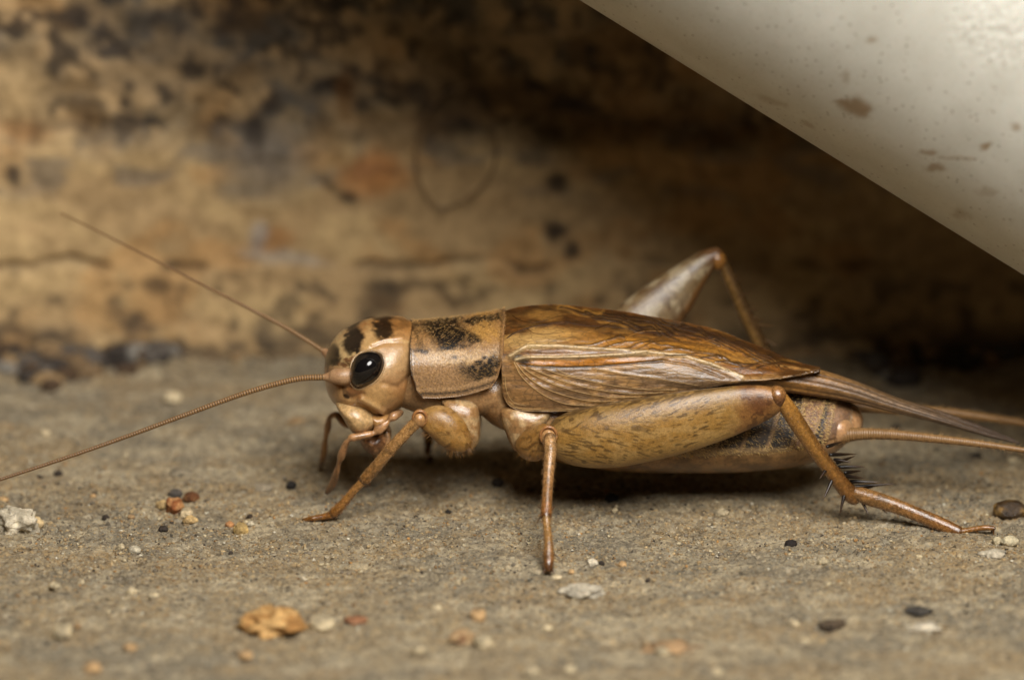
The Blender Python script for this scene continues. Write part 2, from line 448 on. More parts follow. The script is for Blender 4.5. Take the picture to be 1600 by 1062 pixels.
ys = np.concatenate([-110 + np.array([0, 12, 24, 34, 44, 53, 60, 66, 71, 75, 78, 80.0]), np.arange(-29, -16, 0.13), np.arange(-16, 5, 0.065), np.arange(5, 21.6, 0.11)])
X, Yg = np.meshgrid(xs, ys, indexing='ij')
H = gheight(X, Yg)
V = np.stack([X, Yg, H], -1).reshape(-1, 3)
F = gridfaces(len(xs), len(ys))
x, y = V[:, 0], V[:, 1]
tan, ochre, grey, pale, dk = lin((176, 159, 128)), lin((184, 158, 116)), lin((138, 135, 124)), lin((212, 202, 178)), lin((92, 82, 66))
f1 = fbm(x / 3.2, y / 3.2, octv=4, seed=31); f2 = fbm(x / 2.2 + 9, y / 1.4, octv=4, seed=32); f3 = fbm(x / 1.1, y / 0.8, octv=4, seed=33)
C = mixc(np.tile(tan, (len(V), 1)), grey, sm(0.45, 0.58, f1) * 0.95)
C = mixc(C, ochre, sm(0.52, 0.66, f2) * 0.7)
C = mixc(C, pale, sm(0.57, 0.7, f3) * 0.7)
C = mixc(C, dk, sm(0.6, 0.74, fbm(x / 0.7, y / 0.45, octv=3, seed=34)) * 0.6)
crk = np.abs(fbm(x / 2.4 + 5, y / 1.5, octv=4, seed=36) - .5)
C = mixc(C, dk, sm(.016, .004, crk) * sm(.45, .6, fbm(x / 4, y / 4, octv=2, seed=37)) * .75)
C = mixc(C, pale, sm(.6, .68, fbm(x / 2.0 + 17, y / 1.2 + 5, octv=4, seed=38)) * .8)
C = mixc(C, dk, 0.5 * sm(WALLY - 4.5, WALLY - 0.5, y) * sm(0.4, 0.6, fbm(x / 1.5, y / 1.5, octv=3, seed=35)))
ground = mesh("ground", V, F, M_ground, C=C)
ground["kind"] = "structure"; ground["label"] = "rough tan-grey concrete ground with sandy grain"

# ------------------------------------------------------------------ wall
wx = np.concatenate([[-110, -80, -60, -50, -42], np.arange(-36, 36, 0.16), [42, 50, 60, 80, 110.0]])
wz = np.concatenate([np.arange(-0.8, 18, 0.14), np.arange(18, 30, 0.5), [32, 36, 42, 50, 60, 75.0]])
X, Zw = np.meshgrid(wx, wz, indexing='ij')
Pw = np.stack([X.ravel(), np.full(X.size, WALLY), Zw.ravel()], -1)
u, v_ = proj(Pw)                                   # photo coordinates of the wall, to lay out its stains and painted step shadow
d1 = (fbm(X / 2.5, Zw / 2.5, octv=5, seed=51) - 0.5).ravel() * 0.9
wob = (fbm(u / 60, v_ * 0 + 2, octv=3, seed=52) - 0.5) * 34
step = sm(196, 236, v_ + wob * .6)                      # lower band stands proud of the upper coat
d = d1 * (1.25 - 0.6 * sm(220, 260, v_)) - 0.75 * step - 0.25 * sm(392, 425, v_ + wob)
d = d + 0.4 * np.exp(-((v_ + wob - 408) / 6.0) ** 2) * sm(.35, .6, fbm(u / 70, v_ / 70, octv=2, seed=53))
d = d - 0.8 * sm(480, 560, v_) * fbm(X.ravel() / 1.2, Zw.ravel() / 1.2, octv=3, seed=54)
V = Pw.copy(); V[:, 1] += d + 0.4
plaster, cream, brown, soot_shade, slate = lin((172, 144, 104)), lin((188, 160, 116)), lin((116, 92, 64)), lin((52, 44, 38)), lin((112, 106, 98))
n = len(V)
fa = fbm(u / 90, v_ / 60, octv=5, seed=61); fb = fbm(u / 45 + 3, v_ / 40, octv=5, seed=62); fc = fbm(u / 28, v_ / 28, octv=4, seed=63); fd = fbm(u / 120 + 8, v_ / 80, octv=4, seed=64)
C = mixc(np.tile(plaster, (n, 1)), cream, sm(.45, .65, fa))
C = mixc(C, lin((178, 134, 82)), sm(.56, .7, fd) * .5)
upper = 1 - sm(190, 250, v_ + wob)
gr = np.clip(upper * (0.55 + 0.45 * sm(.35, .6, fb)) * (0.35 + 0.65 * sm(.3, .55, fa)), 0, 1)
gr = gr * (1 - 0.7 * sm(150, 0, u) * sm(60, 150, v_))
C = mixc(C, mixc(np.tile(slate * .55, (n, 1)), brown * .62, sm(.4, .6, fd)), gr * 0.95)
C = mixc(C, soot_shade, upper * sm(.52, .66, fc) * .8)
C = mixc(C, lin((190, 160, 118)), upper * sm(.58, .7, fbm(u / 34 + 5, v_ / 30, octv=4, seed=65)) * .6)
C = mixc(C, slate, sm(.5, .66, fbm(u / 70 + 2, v_ / 30 + 4, octv=4, seed=66)) * .55 * sm(180, 230, v_) * (1 - sm(280, 330, v_)))
C = mixc(C, slate, ell(u, v_, 415, 250, 70, 55, 0, .6) * .7)
C = mixc(C, soot_shade, sm(.55, .68, fbm(u / 26, v_ / 22, octv=4, seed=67)) * .6 * sm(400, 440, v_))
C = mixc(C, soot_shade, sm(.42, .6, fbm(u / 55, v_ / 30, octv=4, seed=68)) * .75 * sm(480, 530, v_))
C = mixc(C, soot_shade, np.exp(-((v_ + wob - 408) / 7.0) ** 2) * .5 * sm(.45, .6, fbm(u / 70, v_ / 70, octv=2, seed=53)))
C = mixc(C, soot_shade, np.exp(-((v_ + wob * .6 - 203) / 9.0) ** 2) * .5 * sm(.4, .6, fbm(u / 90, v_ / 70, octv=2, seed=56)))  # shadow line along the step, painted into the wall colour
for cx, cy, rx, ry, rot, k, cc in [(20, 272, 12, 18, 0, .9, soot_shade), (545, 303, 15, 12, 0, .85, soot_shade), (515, 285, 30, 8, 32, .7, brown * .6),
        (585, 270, 45, 32, 0, .6, lin((178, 112, 52))), (430, 370, 26, 18, 0, .6, lin((160, 108, 58))), (405, 362, 12, 24, 0, .6, lin((140, 138, 138))),
        (440, 398, 60, 10, 8, .5, lin((165, 160, 152))), (868, 282, 16, 16, 0, .9, soot_shade), (868, 356, 18, 16, 20, .9, soot_shade), (892, 388, 12, 14, 0, .9, soot_shade),
        (540, 150, 14, 45, 0, .6, lin((105, 70, 30))), (595, 460, 34, 36, 0, .75, soot_shade), (270, 410, 14, 9, 0, .8, soot_shade), (245, 440, 22, 14, 0, .7, soot_shade),
        (210, 495, 26, 14, 0, .8, soot_shade), (100, 540, 46, 30, 0, .7, soot_shade), (30, 205, 40, 16, 0, .7, lin((120, 82, 44))), (25, 140, 60, 50, 0, .55, cream),
        (400, 205, 14, 26, 0, .8, soot_shade), (690, 130, 60, 80, 0, .6, soot_shade), (300, 70, 120, 60, 0, .45, soot_shade), (150, 30, 60, 40, 0, .5, soot_shade)]:
    e = ell(u + (fc - .5) * rx * 1.2, v_ + (fb - .5) * ry * 1.2, cx, cy, rx, ry, rot, .5)
    C = mixc(C, cc, e * k)
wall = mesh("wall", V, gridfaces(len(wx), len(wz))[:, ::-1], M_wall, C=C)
tag(wall, "stained tan plaster wall rising behind the cricket", "wall"); wall["kind"] = "structure"

# ------------------------------------------------------------------ white pipe leaning over the scene
RP = 10.5
e1 = P(905, 0, Y=2.4); e2 = P(1600, 430, Y=-0.5)
ax = (e2 - e1) / np.linalg.norm(e2 - e1)
vd = (e1 - CAM) / np.linalg.norm(e1 - CAM)
nn = np.cross(ax, vd); nn /= np.linalg.norm(nn)
if nn[2] < 0: nn = -nn
A0 = e1 + nn * RP
b1 = np.cross(ax, [0, 0, 1.0]); b1 /= np.linalg.norm(b1); b2 = np.cross(b1, ax)
tend = (0.05 + RP * math.sqrt(1 - ax[2] ** 2) - A0[2]) / ax[2]
PIPE_TOP = -16.0
nl, na = 760, 560
tl = np.linspace(PIPE_TOP, tend, nl); aa = np.arange(na) / na * 2 * math.pi
V = A0 + tl[:, None, None] * ax + RP * (np.cos(aa)[None, :, None] * b1 + np.sin(aa)[None, :, None] * b2)
V = V.reshape(-1, 3)
u, v_ = proj(V)
front = (V - A0 - ((V - A0) @ ax)[:, None] * ax) @ (-vd) > 0
C = np.tile(lin((198, 196, 187)), (len(V), 1))
nzx = (fbm(u / 10, v_ / 10, octv=5, seed=71) - .5)
for cx, cy, rx, ry, rot, k in [(1337, 167, 24, 14, 20, .8), (1322, 122, 6, 12, 0, .4), (1205, 158, 22, 5, 20, .4), (1540, 228, 10, 6, -20, .8), (1460, 262, 14, 8, 0, .65), (1585, 197, 7, 6, 0, .6),
        (1450, 238, 12, 4, 0, .6), (1495, 247, 34, 3, 2, .4), (1262, 194, 12, 4, 30, .4), (1500, 335, 14, 8, 20, .4), (1540, 300, 16, 7, 0, .3), (1360, 62, 8, 6, 0, .5)]:
    C = mixc(C, lin((132, 104, 66)), np.where(front, ell(u + nzx * rx * 1.6, v_ + nzx * ry * 1.8, cx, cy, rx, ry, rot, .55) * k, 0))
rip = np.where(front, ell(u, v_, 1555, 45, 70, 55, 25, .5), 0) * np.sin((u + 40 * nzx) / 4.2 + (v_ + 60 * nzx) / 7.0)
V = V + ((V - A0 - ((V - A0) @ ax)[:, None] * ax) / RP) * (rip * 0.035)[:, None]
Vi = (A0 + tl[[0, -1], None, None] * ax + (RP - 2.2) * (np.cos(aa)[None, :, None] * b1 + np.sin(aa)[None, :, None] * b2)).reshape(-1, 3)
F = gridfaces(nl, na, True); base = len(V)
fi = gridfaces(2, na, True)[:, ::-1] + base
ar = np.arange(na); ar2 = (ar + 1) % na
rim1 = np.stack([ar2, ar, base + ar, base + ar2], -1); e0 = (nl - 1) * na
rim2 = np.stack([e0 + ar, e0 + ar2, base + na + ar2, base + na + ar], -1)
pipe = mesh("pipe", np.vstack([V, Vi]), np.vstack([F, fi, rim1, rim2]), M_pipe, C=np.vstack([C, np.tile(lin((150, 140, 120)), (len(Vi), 1))]))
tag(pipe, "weathered white plastic pipe slanting down above the cricket", "pipe")

# ------------------------------------------------------------------ the cricket
cricket = empty("cricket")
tag(cricket, "tan and brown house cricket standing on rough concrete beneath the pipe", "cricket")

# thorax (soft pinkish body between head, pronotum and abdomen)
rows = [R(622, 590, 0, 40, 1.5), R(660, 590, 0, 58, 1.75), R(720, 592, 0, 62, 1.95), R(765, 596, 0, 52, 2.0), R(800, 616, 0, 52, 2.1), R(860, 640, 0, 62, 2.2), R(930, 650, 0, 60, 2.3)]
V, F, S, A = tube(rows, 90, 64, mod=lambda S, A: 1 + 0.018 * np.sin(S * 46 + 1.2 * np.sin(A * 2)))
u, v_ = sidepx(V)
C = mixc(np.tile(lin((190, 150, 106)), (len(V), 1)), lin((146, 106, 68)), sm(.45, .65, fbm(u / 18, v_ / 14, octv=3, seed=80)) * .6)
C = mixc(C, lin((206, 164, 122)), ell(u, v_, 720, 632, 30, 10, 0, .6) * .7)
mesh("thorax", V, F, M_body, cricket, C)

# head
HO = [(648, 512), (628, 503), (602, 501), (577, 504), (552, 512), (531, 524), (516, 541), (509, 560), (507, 580), (509, 600), (515, 616), (526, 627), (545, 630), (570, 636), (596, 648), (616, 639), (636, 622), (650, 598), (657, 560), (656, 530)]
V, F = inflate(HO, 0.0, 2.35, n=220, rings=70, center=(585, 577), e1=2.25, e2=2.1)
smooth_tree = bvh(V, F)
u, v_ = sidepx(V); nrm = V - np.array([P(585, 577, Y=0)[0], 0, P(585, 577, Y=0)[2]]); nrm /= np.linalg.norm(nrm, axis=1)[:, None]
rl = .10 * np.exp(-(segd(u, v_, [(564, 622), (582, 632), (598, 642)]) / 5) ** 2) - .07 * np.exp(-(segd(u, v_, [(560, 630), (580, 641), (596, 651)]) / 3) ** 2)
rl += -.09 * np.exp(-(segd(u, v_, [(534, 606), (538, 616), (548, 622), (566, 616)]) / 4) ** 2) - .06 * np.exp(-(segd(u, v_, [(580, 543), (602, 535), (628, 534), (645, 540)]) / 3) ** 2)
rl += .07 * np.exp(-(segd(u, v_, [(580, 538), (602, 530), (628, 529)]) / 5) ** 2) - .12 * (np.exp(-((np.hypot(u - 540, v_ - 588) - 16) / 4) ** 2)) * (V[:, 1] != 0)
rl += -.05 * np.exp(-(segd(u, v_, [(520, 566), (540, 568), (548, 575)]) / 4) ** 2) + .05 * (fbm(u / 16, v_ / 16, octv=3, seed=88) - .5)
rl += -.06 * np.exp(-(segd(u, v_, [(600, 600), (622, 606), (640, 590)]) / 5) ** 2)
V = V + nrm * rl[:, None]
headV, headF = V, F
u, v_ = sidepx(V); uf, vf = proj(V)
nz = (fbm(u / 7, v_ / 7, V[:, 1] * 3, octv=3, seed=81) - .5)
ua, va = u + nz * 14, v_ + nz * 14
C = np.tile(lin((206, 160, 108)), (len(V), 1))
C = mixc(C, lin((188, 128, 62)), sm(548, 505, va) * .75 * sm(545, 575, ua))
C = mixc(C, lin((222, 192, 140)), ell(ua, va, 536, 552, 26, 34, -25, .5) * .85)
C = mixc(C, lin((226, 190, 134)), ell(ua, va, 578, 528, 12, 20, 10, .5) * .6)
C = mixc(C, lin((224, 190, 146)), ell(ua, va, 612, 575, 26, 42, 20, .6) * .55)
C = mixc(C, lin((176, 116, 62)), ell(ua, va, 626, 610, 26, 24, 0, .7) * .5)
C = mixc(C, lin((214, 172, 112)), ell(ua, va, 585, 620, 34, 18, 0, .6) * .6)
C = mixc(C, lin((150, 88, 44)), ell(ua, va, 553, 612, 15, 9, 20, .6) * .7)
C = mixc(C, lin((196, 140, 104)), ell(ua, va, 530, 588, 24, 13, 0, .5) * .7)
C = mixc(C, lin((110, 62, 32)), np.clip(ell(ua, va, 529, 567, 4, 5) + ell(ua, va, 538, 571, 6, 3) + ell(ua, va, 513, 577, 3, 5) + ell(ua, va, 547, 562, 9, 4, -15), 0, 1) * .85)
for cx, cy, rx, ry, rot, k in [(517, 556, 15, 20, 12, 1.0), (552, 532, 15, 23, 14, .99), (599, 514, 17, 17, 0, .95), (628, 510, 13, 7, 0, .4)]:
    C = mixc(C, lin((22, 11, 8)), ell(ua, va, cx, cy, rx, ry, rot, .25) * k)
C = mixc(C, lin((234, 196, 136)), np.exp(-(segd(ua, va, [(580, 541), (600, 533), (625, 532), (642, 538)]) / 1.6) ** 2) * .8)
C = mixc(C, lin((226, 186, 132)), np.exp(-(segd(ua, va, [(566, 622), (582, 632), (596, 638)]) / 2.6) ** 2) * .8)
C = mixc(C, lin((40, 22, 14)), np.clip(ell(u, v_, 541, 619, 5, 3.5, 30) + .7 * np.exp(-(segd(u, v_, [(536, 604), (537, 616), (545, 621)]) / 1.6) ** 2), 0, 1) * .95)
head = mesh("head", V, F, M_head, cricket, C)
htree = bvh(V, F)

EO = [(547, 578), (553, 560), (566, 550), (582, 547), (595, 551), (601, 563), (598, 579), (588, 594), (572, 604), (558, 607), (549, 599), (546, 588)]
V, F = dome(EO, 0.62, smooth_tree, 72, 18, center=(574, 576), sink=0.12, e=2.1)
eye = mesh("compound_eye", V, F, M_eye, head); mesh("compound_eye", mir(V), flip(F), M_eye, head)
# pale socket ring round each eye
ring = []
for p in spline(np.array(EO, float), 40, closed=True):
    l, nn_ = hit(smooth_tree, *(np.array([574, 576]) + (p - np.array([574, 576])) * 1.03)); ring.append(list(l - nn_ * .03) + [.05, .05])
V, F, S, A = tube(np.array(ring + ring[:1]), 90, 8, capn=1, ref=(0.2, .9, .3))
for VV, FF in ((V, F), (mir(V), flip(F))): mesh("eye_socket", VV, FF, M_head, head, np.tile(lin((196, 160, 118)), (len(V), 1)))

# lower face: clypeus, upper lip, jaws, cheeks
V, F = inflate([(524, 622), (540, 614), (562, 616), (582, 630), (594, 645), (588, 660), (575, 671), (562, 674), (549, 667), (536, 648)], -0.95, 1.4, 72, 20)
u, v_ = sidepx(V)
C = mixc(np.tile(lin((212, 176, 128)), (len(V), 1)), lin((180, 128, 78)), sm(662, 680, v_) * .8 + sm(632, 618, v_) * .5)
mesh("upper_lip", V, F, M_body, head, C)
V, F = inflate([(574, 640), (590, 642), (604, 642), (612, 650), (604, 662), (592, 670), (582, 664)], -1.35, 0.7, 56, 14)
mesh("jaw", V, F, M_head, head, np.tile(lin((204, 156, 100)), (len(V), 1)))
mesh("jaw", mir(V), flip(F), M_head, head, np.tile(lin((204, 156, 100)), (len(V), 1)))
V, F = inflate([(558, 668), (580, 662), (602, 662), (612, 676), (606, 694), (588, 704), (570, 696)], -0.4, 1.3, 56, 14)
u, v_ = sidepx(V)
C = mixc(np.tile(lin((168, 122, 84)), (len(V), 1)), lin((110, 74, 46)), sm(.45, .6, fbm(u / 6, v_ / 6, octv=2, seed=84)))
mesh("lower_lip", V, F, M_body, head, C)

def seglegs(name, rows, n, seg, mat, parent, c0, c1, seed=0, mod=None):
    V, F, S, A = tube(rows, n, seg, mod=mod)
    C = mixc(np.tile(lin(c0), (len(V), 1)), lin(c1), S ** 1.5)
    f_ = fbm(S * 16, A * 1.3, octv=3, seed=seed); g_ = fbm(S * 34, A * 2.2, octv=3, seed=seed + 40)
    C = mixc(C, C * .5, sm(.5, .68, f_) * .8); C = mixc(C, C * 1.3, sm(.52, .66, g_) * .6)
    C = mixc(C, lin((70, 44, 22)), np.clip(np.exp(-(S / .03) ** 2) + np.exp(-((1 - S) / .03) ** 2), 0, 1) * .6)
    return mesh(name, V, F, mat, parent, C), V, F
# palps: jointed feelers under the mouth
seglegs("palp", [R(626, 644, -1.7, 5, .13), R(614, 651, -1.9, 7.2, .17), R(607, 657, -1.93, 3.6, .1), R(602, 662, -1.95, 6.5, .16), R(590, 672, -2.0, 7.6, .18), R(584, 676, -2.05, 4, .1), R(578, 678, -2.1, 5.2, .13), R(560, 682, -2.2, 5.8, .14), R(549, 684, -2.2, 6, .14), R(545, 687, -2.2, 3.4, .09), R(541, 692, -2.1, 4.8, .12), R(533, 713, -1.8, 6.2, .14), R(530, 722, -1.65, 3.6, .09), R(526, 737, -1.4, 5, .11), R(519, 757, -.9, 6, .13), R(511, 769, -.6, 4, .09)], 150, 16, M_body, head, (196, 150, 108), (150, 106, 66), 3)
seglegs("palp", [R(560, 660, .9, 6, .15), R(540, 662, 1.2, 6, .15), R(526, 648, 1.5, 5.5, .14), R(516, 651, 1.6, 3.8, .1), R(512, 668, 1.7, 5.8, .13), R(509, 682, 1.8, 3.8, .1), R(507, 698, 2.0, 5.4, .12), R(504, 716, 2.3, 4.8, .12), R(501, 727, 3.6, 3.5, .1)], 70, 14, M_body, head, (178, 136, 92), (150, 110, 66), 4)
seglegs("palp", [R(604, 676, -1.2, 5, .12), R(606, 688, -1.3, 4.5, .11), R(600, 700, -1.35, 4, .1), R(596, 706, -1.35, 3, .08)], 30, 12, M_body, head, (188, 146, 104), (170, 124, 82), 5)

# antennae: scape on the face, long ringed flagellum
def antenna(base, path, n, w0, w1, seed):
    V1, F1, S1, A1 = tube(base, 30, 20)
    C1 = mixc(np.tile(lin((220, 178, 136)), (len(V1), 1)), lin((168, 120, 78)), fbm(S1 * 9, A1, octv=3, seed=seed))
    q = spline(np.array(path), n)
    k = np.arange(n)
    wv = (w0 + (w1 - w0) * (np.linspace(0, 1, n) ** 0.8)) * (1 + 0.13 * np.cos(k / 3.0 * math.pi))
    rows = np.column_stack([q, wv, wv])
    V2, F2, S2, A2 = tube(rows, 0, 10, capn=1)
    ph = np.repeat(np.concatenate([[0], k, [n - 1]]), 10)
    C2 = mixc(np.tile(lin((190, 148, 96)), (len(V2), 1)), lin((92, 64, 38)), (0.5 - 0.5 * np.cos(ph / 3.0 * math.pi)) * .85)
    C2 = mixc(C2, lin((118, 84, 54)), S2 * .6)
    o = len(V1)
    mesh("antenna", np.vstack([V1, V2]), F1 + [[i + o for i in f] for f in F2], M_ant, head, np.vstack([C1, C2]))
l0, _ = hit(htree, 545, 588)
antenna([[l0[0] + .35, l0[1] + .35, l0[2] - .02, .33, .33], R(538, 588, -2.0, 13, .3), R(526, 588, -1.95, 12.5, .3), R(517, 589, -1.9, 10, .24), R(512, 589, -1.9, 7, .17), R(507, 589, -1.9, 5.4, .13)],
        [P(509, 589, Y=-1.9), P(470, 591, Y=-2.0), P(430, 600, Y=-2.1), P(380, 615, Y=-2.2), P(300, 644, Y=-2.4), P(200, 681, Y=-2.6), P(100, 716, Y=-2.8), P(0, 749, Y=-3.0), P(-70, 772, Y=-3.2)], 900, .125, .055, 6)
antenna([R(528, 566, 1.2, 11, .28), R(516, 556, 1.35, 9, .24), R(507, 549, 1.45, 6, .15)],
        [P(509, 551, Y=1.4), P(480, 532, Y=1.8), P(440, 508, Y=2.4), P(380, 477, Y=3.2), P(300, 436, Y=4.4), P(220, 395, Y=5.6), P(120, 345, Y=7.0), P(95, 333, Y=7.4)], 700, .09, .03, 7)

# pronotum: saddle shield
nu, nv = 190, 280
s = np.linspace(0, 1, nu)[:, None]; t = np.linspace(0, 1, nv)[None, :]
al = math.pi * t
edge = np.minimum(t, 1 - t)                       # 0 at the lower rims, .5 on top
hgt = np.sin(al)
xl = 640.5 + 11 * sm(.16, 0, edge) + 3 * sm(.3, .5, edge) + 9 * np.clip(1 - edge / .035, 0, 1) ** 2
xr = 786 + 3 * sm(.15, .5, edge) - 9 * sm(.14, 0, edge) - 9 * np.clip(1 - edge / .035, 0, 1) ** 2
xp = xl + (xr - xl) * s
topz = np.array([P(q, r, Y=0.4)[2] for q, r in zip(np.linspace(640, 790, 60), curve1([(640, 504), (680, 501), (720, 497), (760, 491), (790, 487)], np.linspace(640, 790, 60)))])
botz = np.array([P(q, r, Y=-2.3)[2] for q, r in zip(np.linspace(640, 790, 60), curve1([(640, 625), (655, 624), (690, 623), (725, 618), (755, 609), (770, 603), (790, 594)], np.linspace(640, 790, 60)))])
zt = np.interp(xp, np.linspace(640, 790, 60), topz); zb = np.interp(xp, np.linspace(640, 790, 60), botz)
wd = 2.2 + 0.22 * s
Z = zb + (zt - zb) * hgt ** (2 / 2.5)
Yp = -wd * np.sign(np.cos(al)) * np.abs(np.cos(al)) ** (2 / 2.7) * (1 - 0.05 * np.clip(1 - hgt * 2, 0, 1))
Xp = (xp - 800) / PPM * (DIST + Yp * math.cos(TH)) / DIST
lip = np.maximum(np.maximum(np.exp(-(s / .022) ** 2), np.exp(-((1 - s) / .022) ** 2)), np.exp(-(edge / .012) ** 2) * np.ones_like(s))
V = np.stack([Xp, Yp * (1 + .02 * lip), Z + .05 * lip * hgt], -1).reshape(-1, 3)
F = gridfaces(nu, nv)[:, ::-1]
u, v_ = sidepx(V)
uS = (s * 150 + 640 + 0 * t).ravel(); E = (edge + 0 * s).ravel(); SS = (s + 0 * t).ravel()
nz = fbm(u / 9, v_ / 9, V[:, 1] * 2, octv=4, seed=91) - .5; nzf = fbm(u / 2.5, v_ / 2.5, V[:, 1] * 8, octv=2, seed=92) - .5
ua, va = u + nz * 36, v_ + nz * 30
C = np.tile(lin((184, 146, 104)), (len(V), 1))
C = mixc(C, lin((168, 134, 98)), sm(575, 600, va) * .7)
C = mixc(C, lin((176, 128, 72)), sm(545, 520, va) * .7)
C = mixc(C, lin((222, 186, 134)), ell(ua, va, 712, 556, 66, 10, -3, .6) * .75)  # lighter stripe, with specular shine painted into the colour
C = mixc(C, lin((204, 156, 82)), ell(ua, va, 757, 518, 22, 16, 0, .6) * .8)
blk = lin((18, 12, 9))
for cx, cy, rx, ry, rot, k in [(700, 521, 36, 14, 12, .92), (690, 508, 32, 9, 0, .8), (695, 536, 16, 14, 50, .8), (752, 577, 28, 13, -12, .82), (770, 566, 12, 12, 0, .6), (722, 572, 12, 9, 0, .4), (735, 525, 16, 6, 20, .6), (760, 497, 34, 7, -5, .75), (700, 499, 60, 5, -3, .75), (655, 545, 14, 5, 5, .6), (652, 520, 6, 22, 0, .45), (645, 570, 5, 30, 0, .35)]:
    C = mixc(C, blk, np.clip(ell(ua, va, cx, cy, rx, ry, rot, .6) * (k + .12) * (1.1 + 1.0 * nzf), 0, .99))
C = mixc(C, lin((208, 168, 104)), sm(.18, .4, nzf) * .4)
C = mixc(C, blk, np.clip(np.exp(-(SS / .013) ** 2) * .85 + np.exp(-((E - .013) / .006) ** 2) * .85 * (E < .03), 0, .9) * (.55 + .9 * fbm(u / 5, v_ / 5, octv=2, seed=93)).clip(0, 1))
C = mixc(C, lin((196, 150, 104)), np.exp(-((1 - SS) / .018) ** 2) * .8)
C = mixc(C, lin((84, 56, 34)), np.exp(-((1 - SS - .035) / .01) ** 2) * .5)
C = mixc(C, lin((214, 176, 132)), np.exp(-((E - .032) / .009) ** 2) * .6)
pronV = V
V2, F2, Nn = shell(V, F, nu, nv, 0.07)
pron = mesh("pronotum", V2, F2, M_pron, cricket, np.vstack([C, C * .7]))
rng = np.random.default_rng(5)
idx = rng.choice(len(V), 2600, replace=False)
HV, HF = hairs(V[idx], Nn[idx] * .5 + np.array([.8, 0, -.2]) + rng.normal(0, .25, (len(idx), 3)), rng.uniform(.06, .13, len(idx)), .005)
o = mesh("setae", HV, HF, M_hair, pron, lin((206, 160, 92))); o["kind"] = "stuff"

# forewings
Lc = [(783, 575), (784, 602), (788, 622), (796, 634), (812, 641), (850, 643), (900, 641), (960, 630), (1050, 614), (1140, 600), (1200, 594), (1250, 585), (1282, 577)]
Fc = [(783, 553), (800, 549), (850, 548), (912, 551), (1000, 556), (1070, 564), (1110, 574), (1160, 584), (1220, 584), (1282, 576)]
Mc = [(783, 489), (800, 485), (850, 478), (900, 480), (965, 488), (1050, 502), (1120, 517), (1160, 530), (1200, 546), (1250, 566), (1282, 574)]
nu, nv = 420, 190
xpx = 784 + (1282 - 784) * np.linspace(0, 1, nu) ** 1.15
lq = spline(np.array(Lc, float), 600); Lr = np.interp(xpx, np.maximum.accumulate(lq[:, 0]), lq[:, 1])
Fr = curve1(Fc, xpx); Mr = curve1(Mc, xpx)
YL = np.interp(xpx, [784, 830, 900, 1050, 1140, 1282], [-2.35, -2.55, -2.6, -2.5, -2.3, -1.6])
YF = np.interp(xpx, [784, 830, 900, 1050, 1140, 1282], [-2.2, -2.35, -2.35, -2.2, -2.0, -1.4])
tt = np.linspace(0, 1, nv)
V = np.zeros((nu, nv, 3))
for i in range(nu):
    pl = P(xpx[i], Lr[i], Y=YL[i]); pf = P(xpx[i], Fr[i], Y=YF[i]); pm = P(xpx[i], Mr[i], Y=.35 - .5 * max(0, (xpx[i] - 1150) / 132))
    a = np.clip(tt / .42, 0, 1); bq = np.clip((tt - .42) / .58, 0, 1)
    z1 = pl[2] + (pf[2] - pl[2]) * a; y1 = pl[1] + (pf[1] - pl[1]) * a ** 2 - .10 * np.sin(math.pi * a)
    ye = .55 * np.interp(xpx[i], [784, 1100, 1200, 1282], [1, 1, .4, -.35])
    y2 = pf[1] + (ye - pf[1]) * (1 - np.cos(bq * math.pi / 2) * (1 - bq * .35)) ** .95
    z2 = pf[2] + (pm[2] - pf[2]) * np.sin(bq * math.pi / 2) ** .85
    zz = np.where(tt < .42, z1, z2); yy = np.where(tt < .42, y1, y2)
    V[i, :, 0] = (xpx[i] - 800) / PPM * (DIST + yy * math.cos(TH)) / DIST; V[i, :, 1] = yy; V[i, :, 2] = zz
for _ in range(3):      # soften the shoulder fold
    V[:, 1:-1] = V[:, 1:-1] * .5 + (V[:, 2:] + V[:, :-2]) * .25
wingraw = V.reshape(-1, 3)
F = gridfaces(nu, nv)[:, ::-1]
u, v_ = proj(wingraw)
# relief: ridges, folds and membrane cells
ridge = [([(797, 556), (823, 541), (870, 541), (912, 544), (960, 547), (1014, 551), (1070, 556), (1110, 569), (1160, 590)], 2.8, .09),
         ([(806, 562), (823, 558), (870, 558), (912, 557), (960, 554), (1010, 552)], 2.6, .09),
         ([(812, 570), (840, 573), (880, 574), (930, 573), (985, 568), (1035, 563), (1080, 570), (1130, 590)], 1.8, -.05)]
disp = np.zeros(len(u))
for pl_, wpx, amp in ridge: disp += amp * np.exp(-(segd(u, v_, pl_) / wpx) ** 2)
disp += .10 * (fbm(u / 70, v_ / 16, octv=3, seed=101) - .5) + .02 * (fbm(u / 24, v_ / 4, octv=2, seed=102) - .5)
net = []
for k_ in range(13):
    x0 = 884 + 30 * k_; m0 = curve1(Mc, np.array([x0, x0 + 60, x0 + 120])); 
    if x0 + 120 < 1275: net.append([(x0, m0[0] + 3), (x0 + 60, m0[1] + 12), (x0 + 120, m0[2] + 24)])
for k_ in range(11):
    x0 = 900 + 31 * k_; f0 = curve1(Fc, np.array([x0, x0 + 40, x0 + 74]))
    if x0 + 74 < 1265: net.append([(x0, f0[0] - 8), (x0 + 40, f0[1] - 20), (x0 + 74, f0[2] - 27 + .06 * (x0 - 900))])
wu = (fbm(u / 30, v_ / 30, octv=2, seed=108) - .5) * 22; wv = (fbm(u / 26 + 4, v_ / 26, octv=2, seed=109) - .5) * 12
netd = np.min([segd(u + wu, v_ + wv, p_) for p_ in net], axis=0)
netm = np.exp(-(netd / 1.5) ** 2) * sm(-4, -10, v_ - np.interp(u, xpx, Fr))
disp += .035 * netm
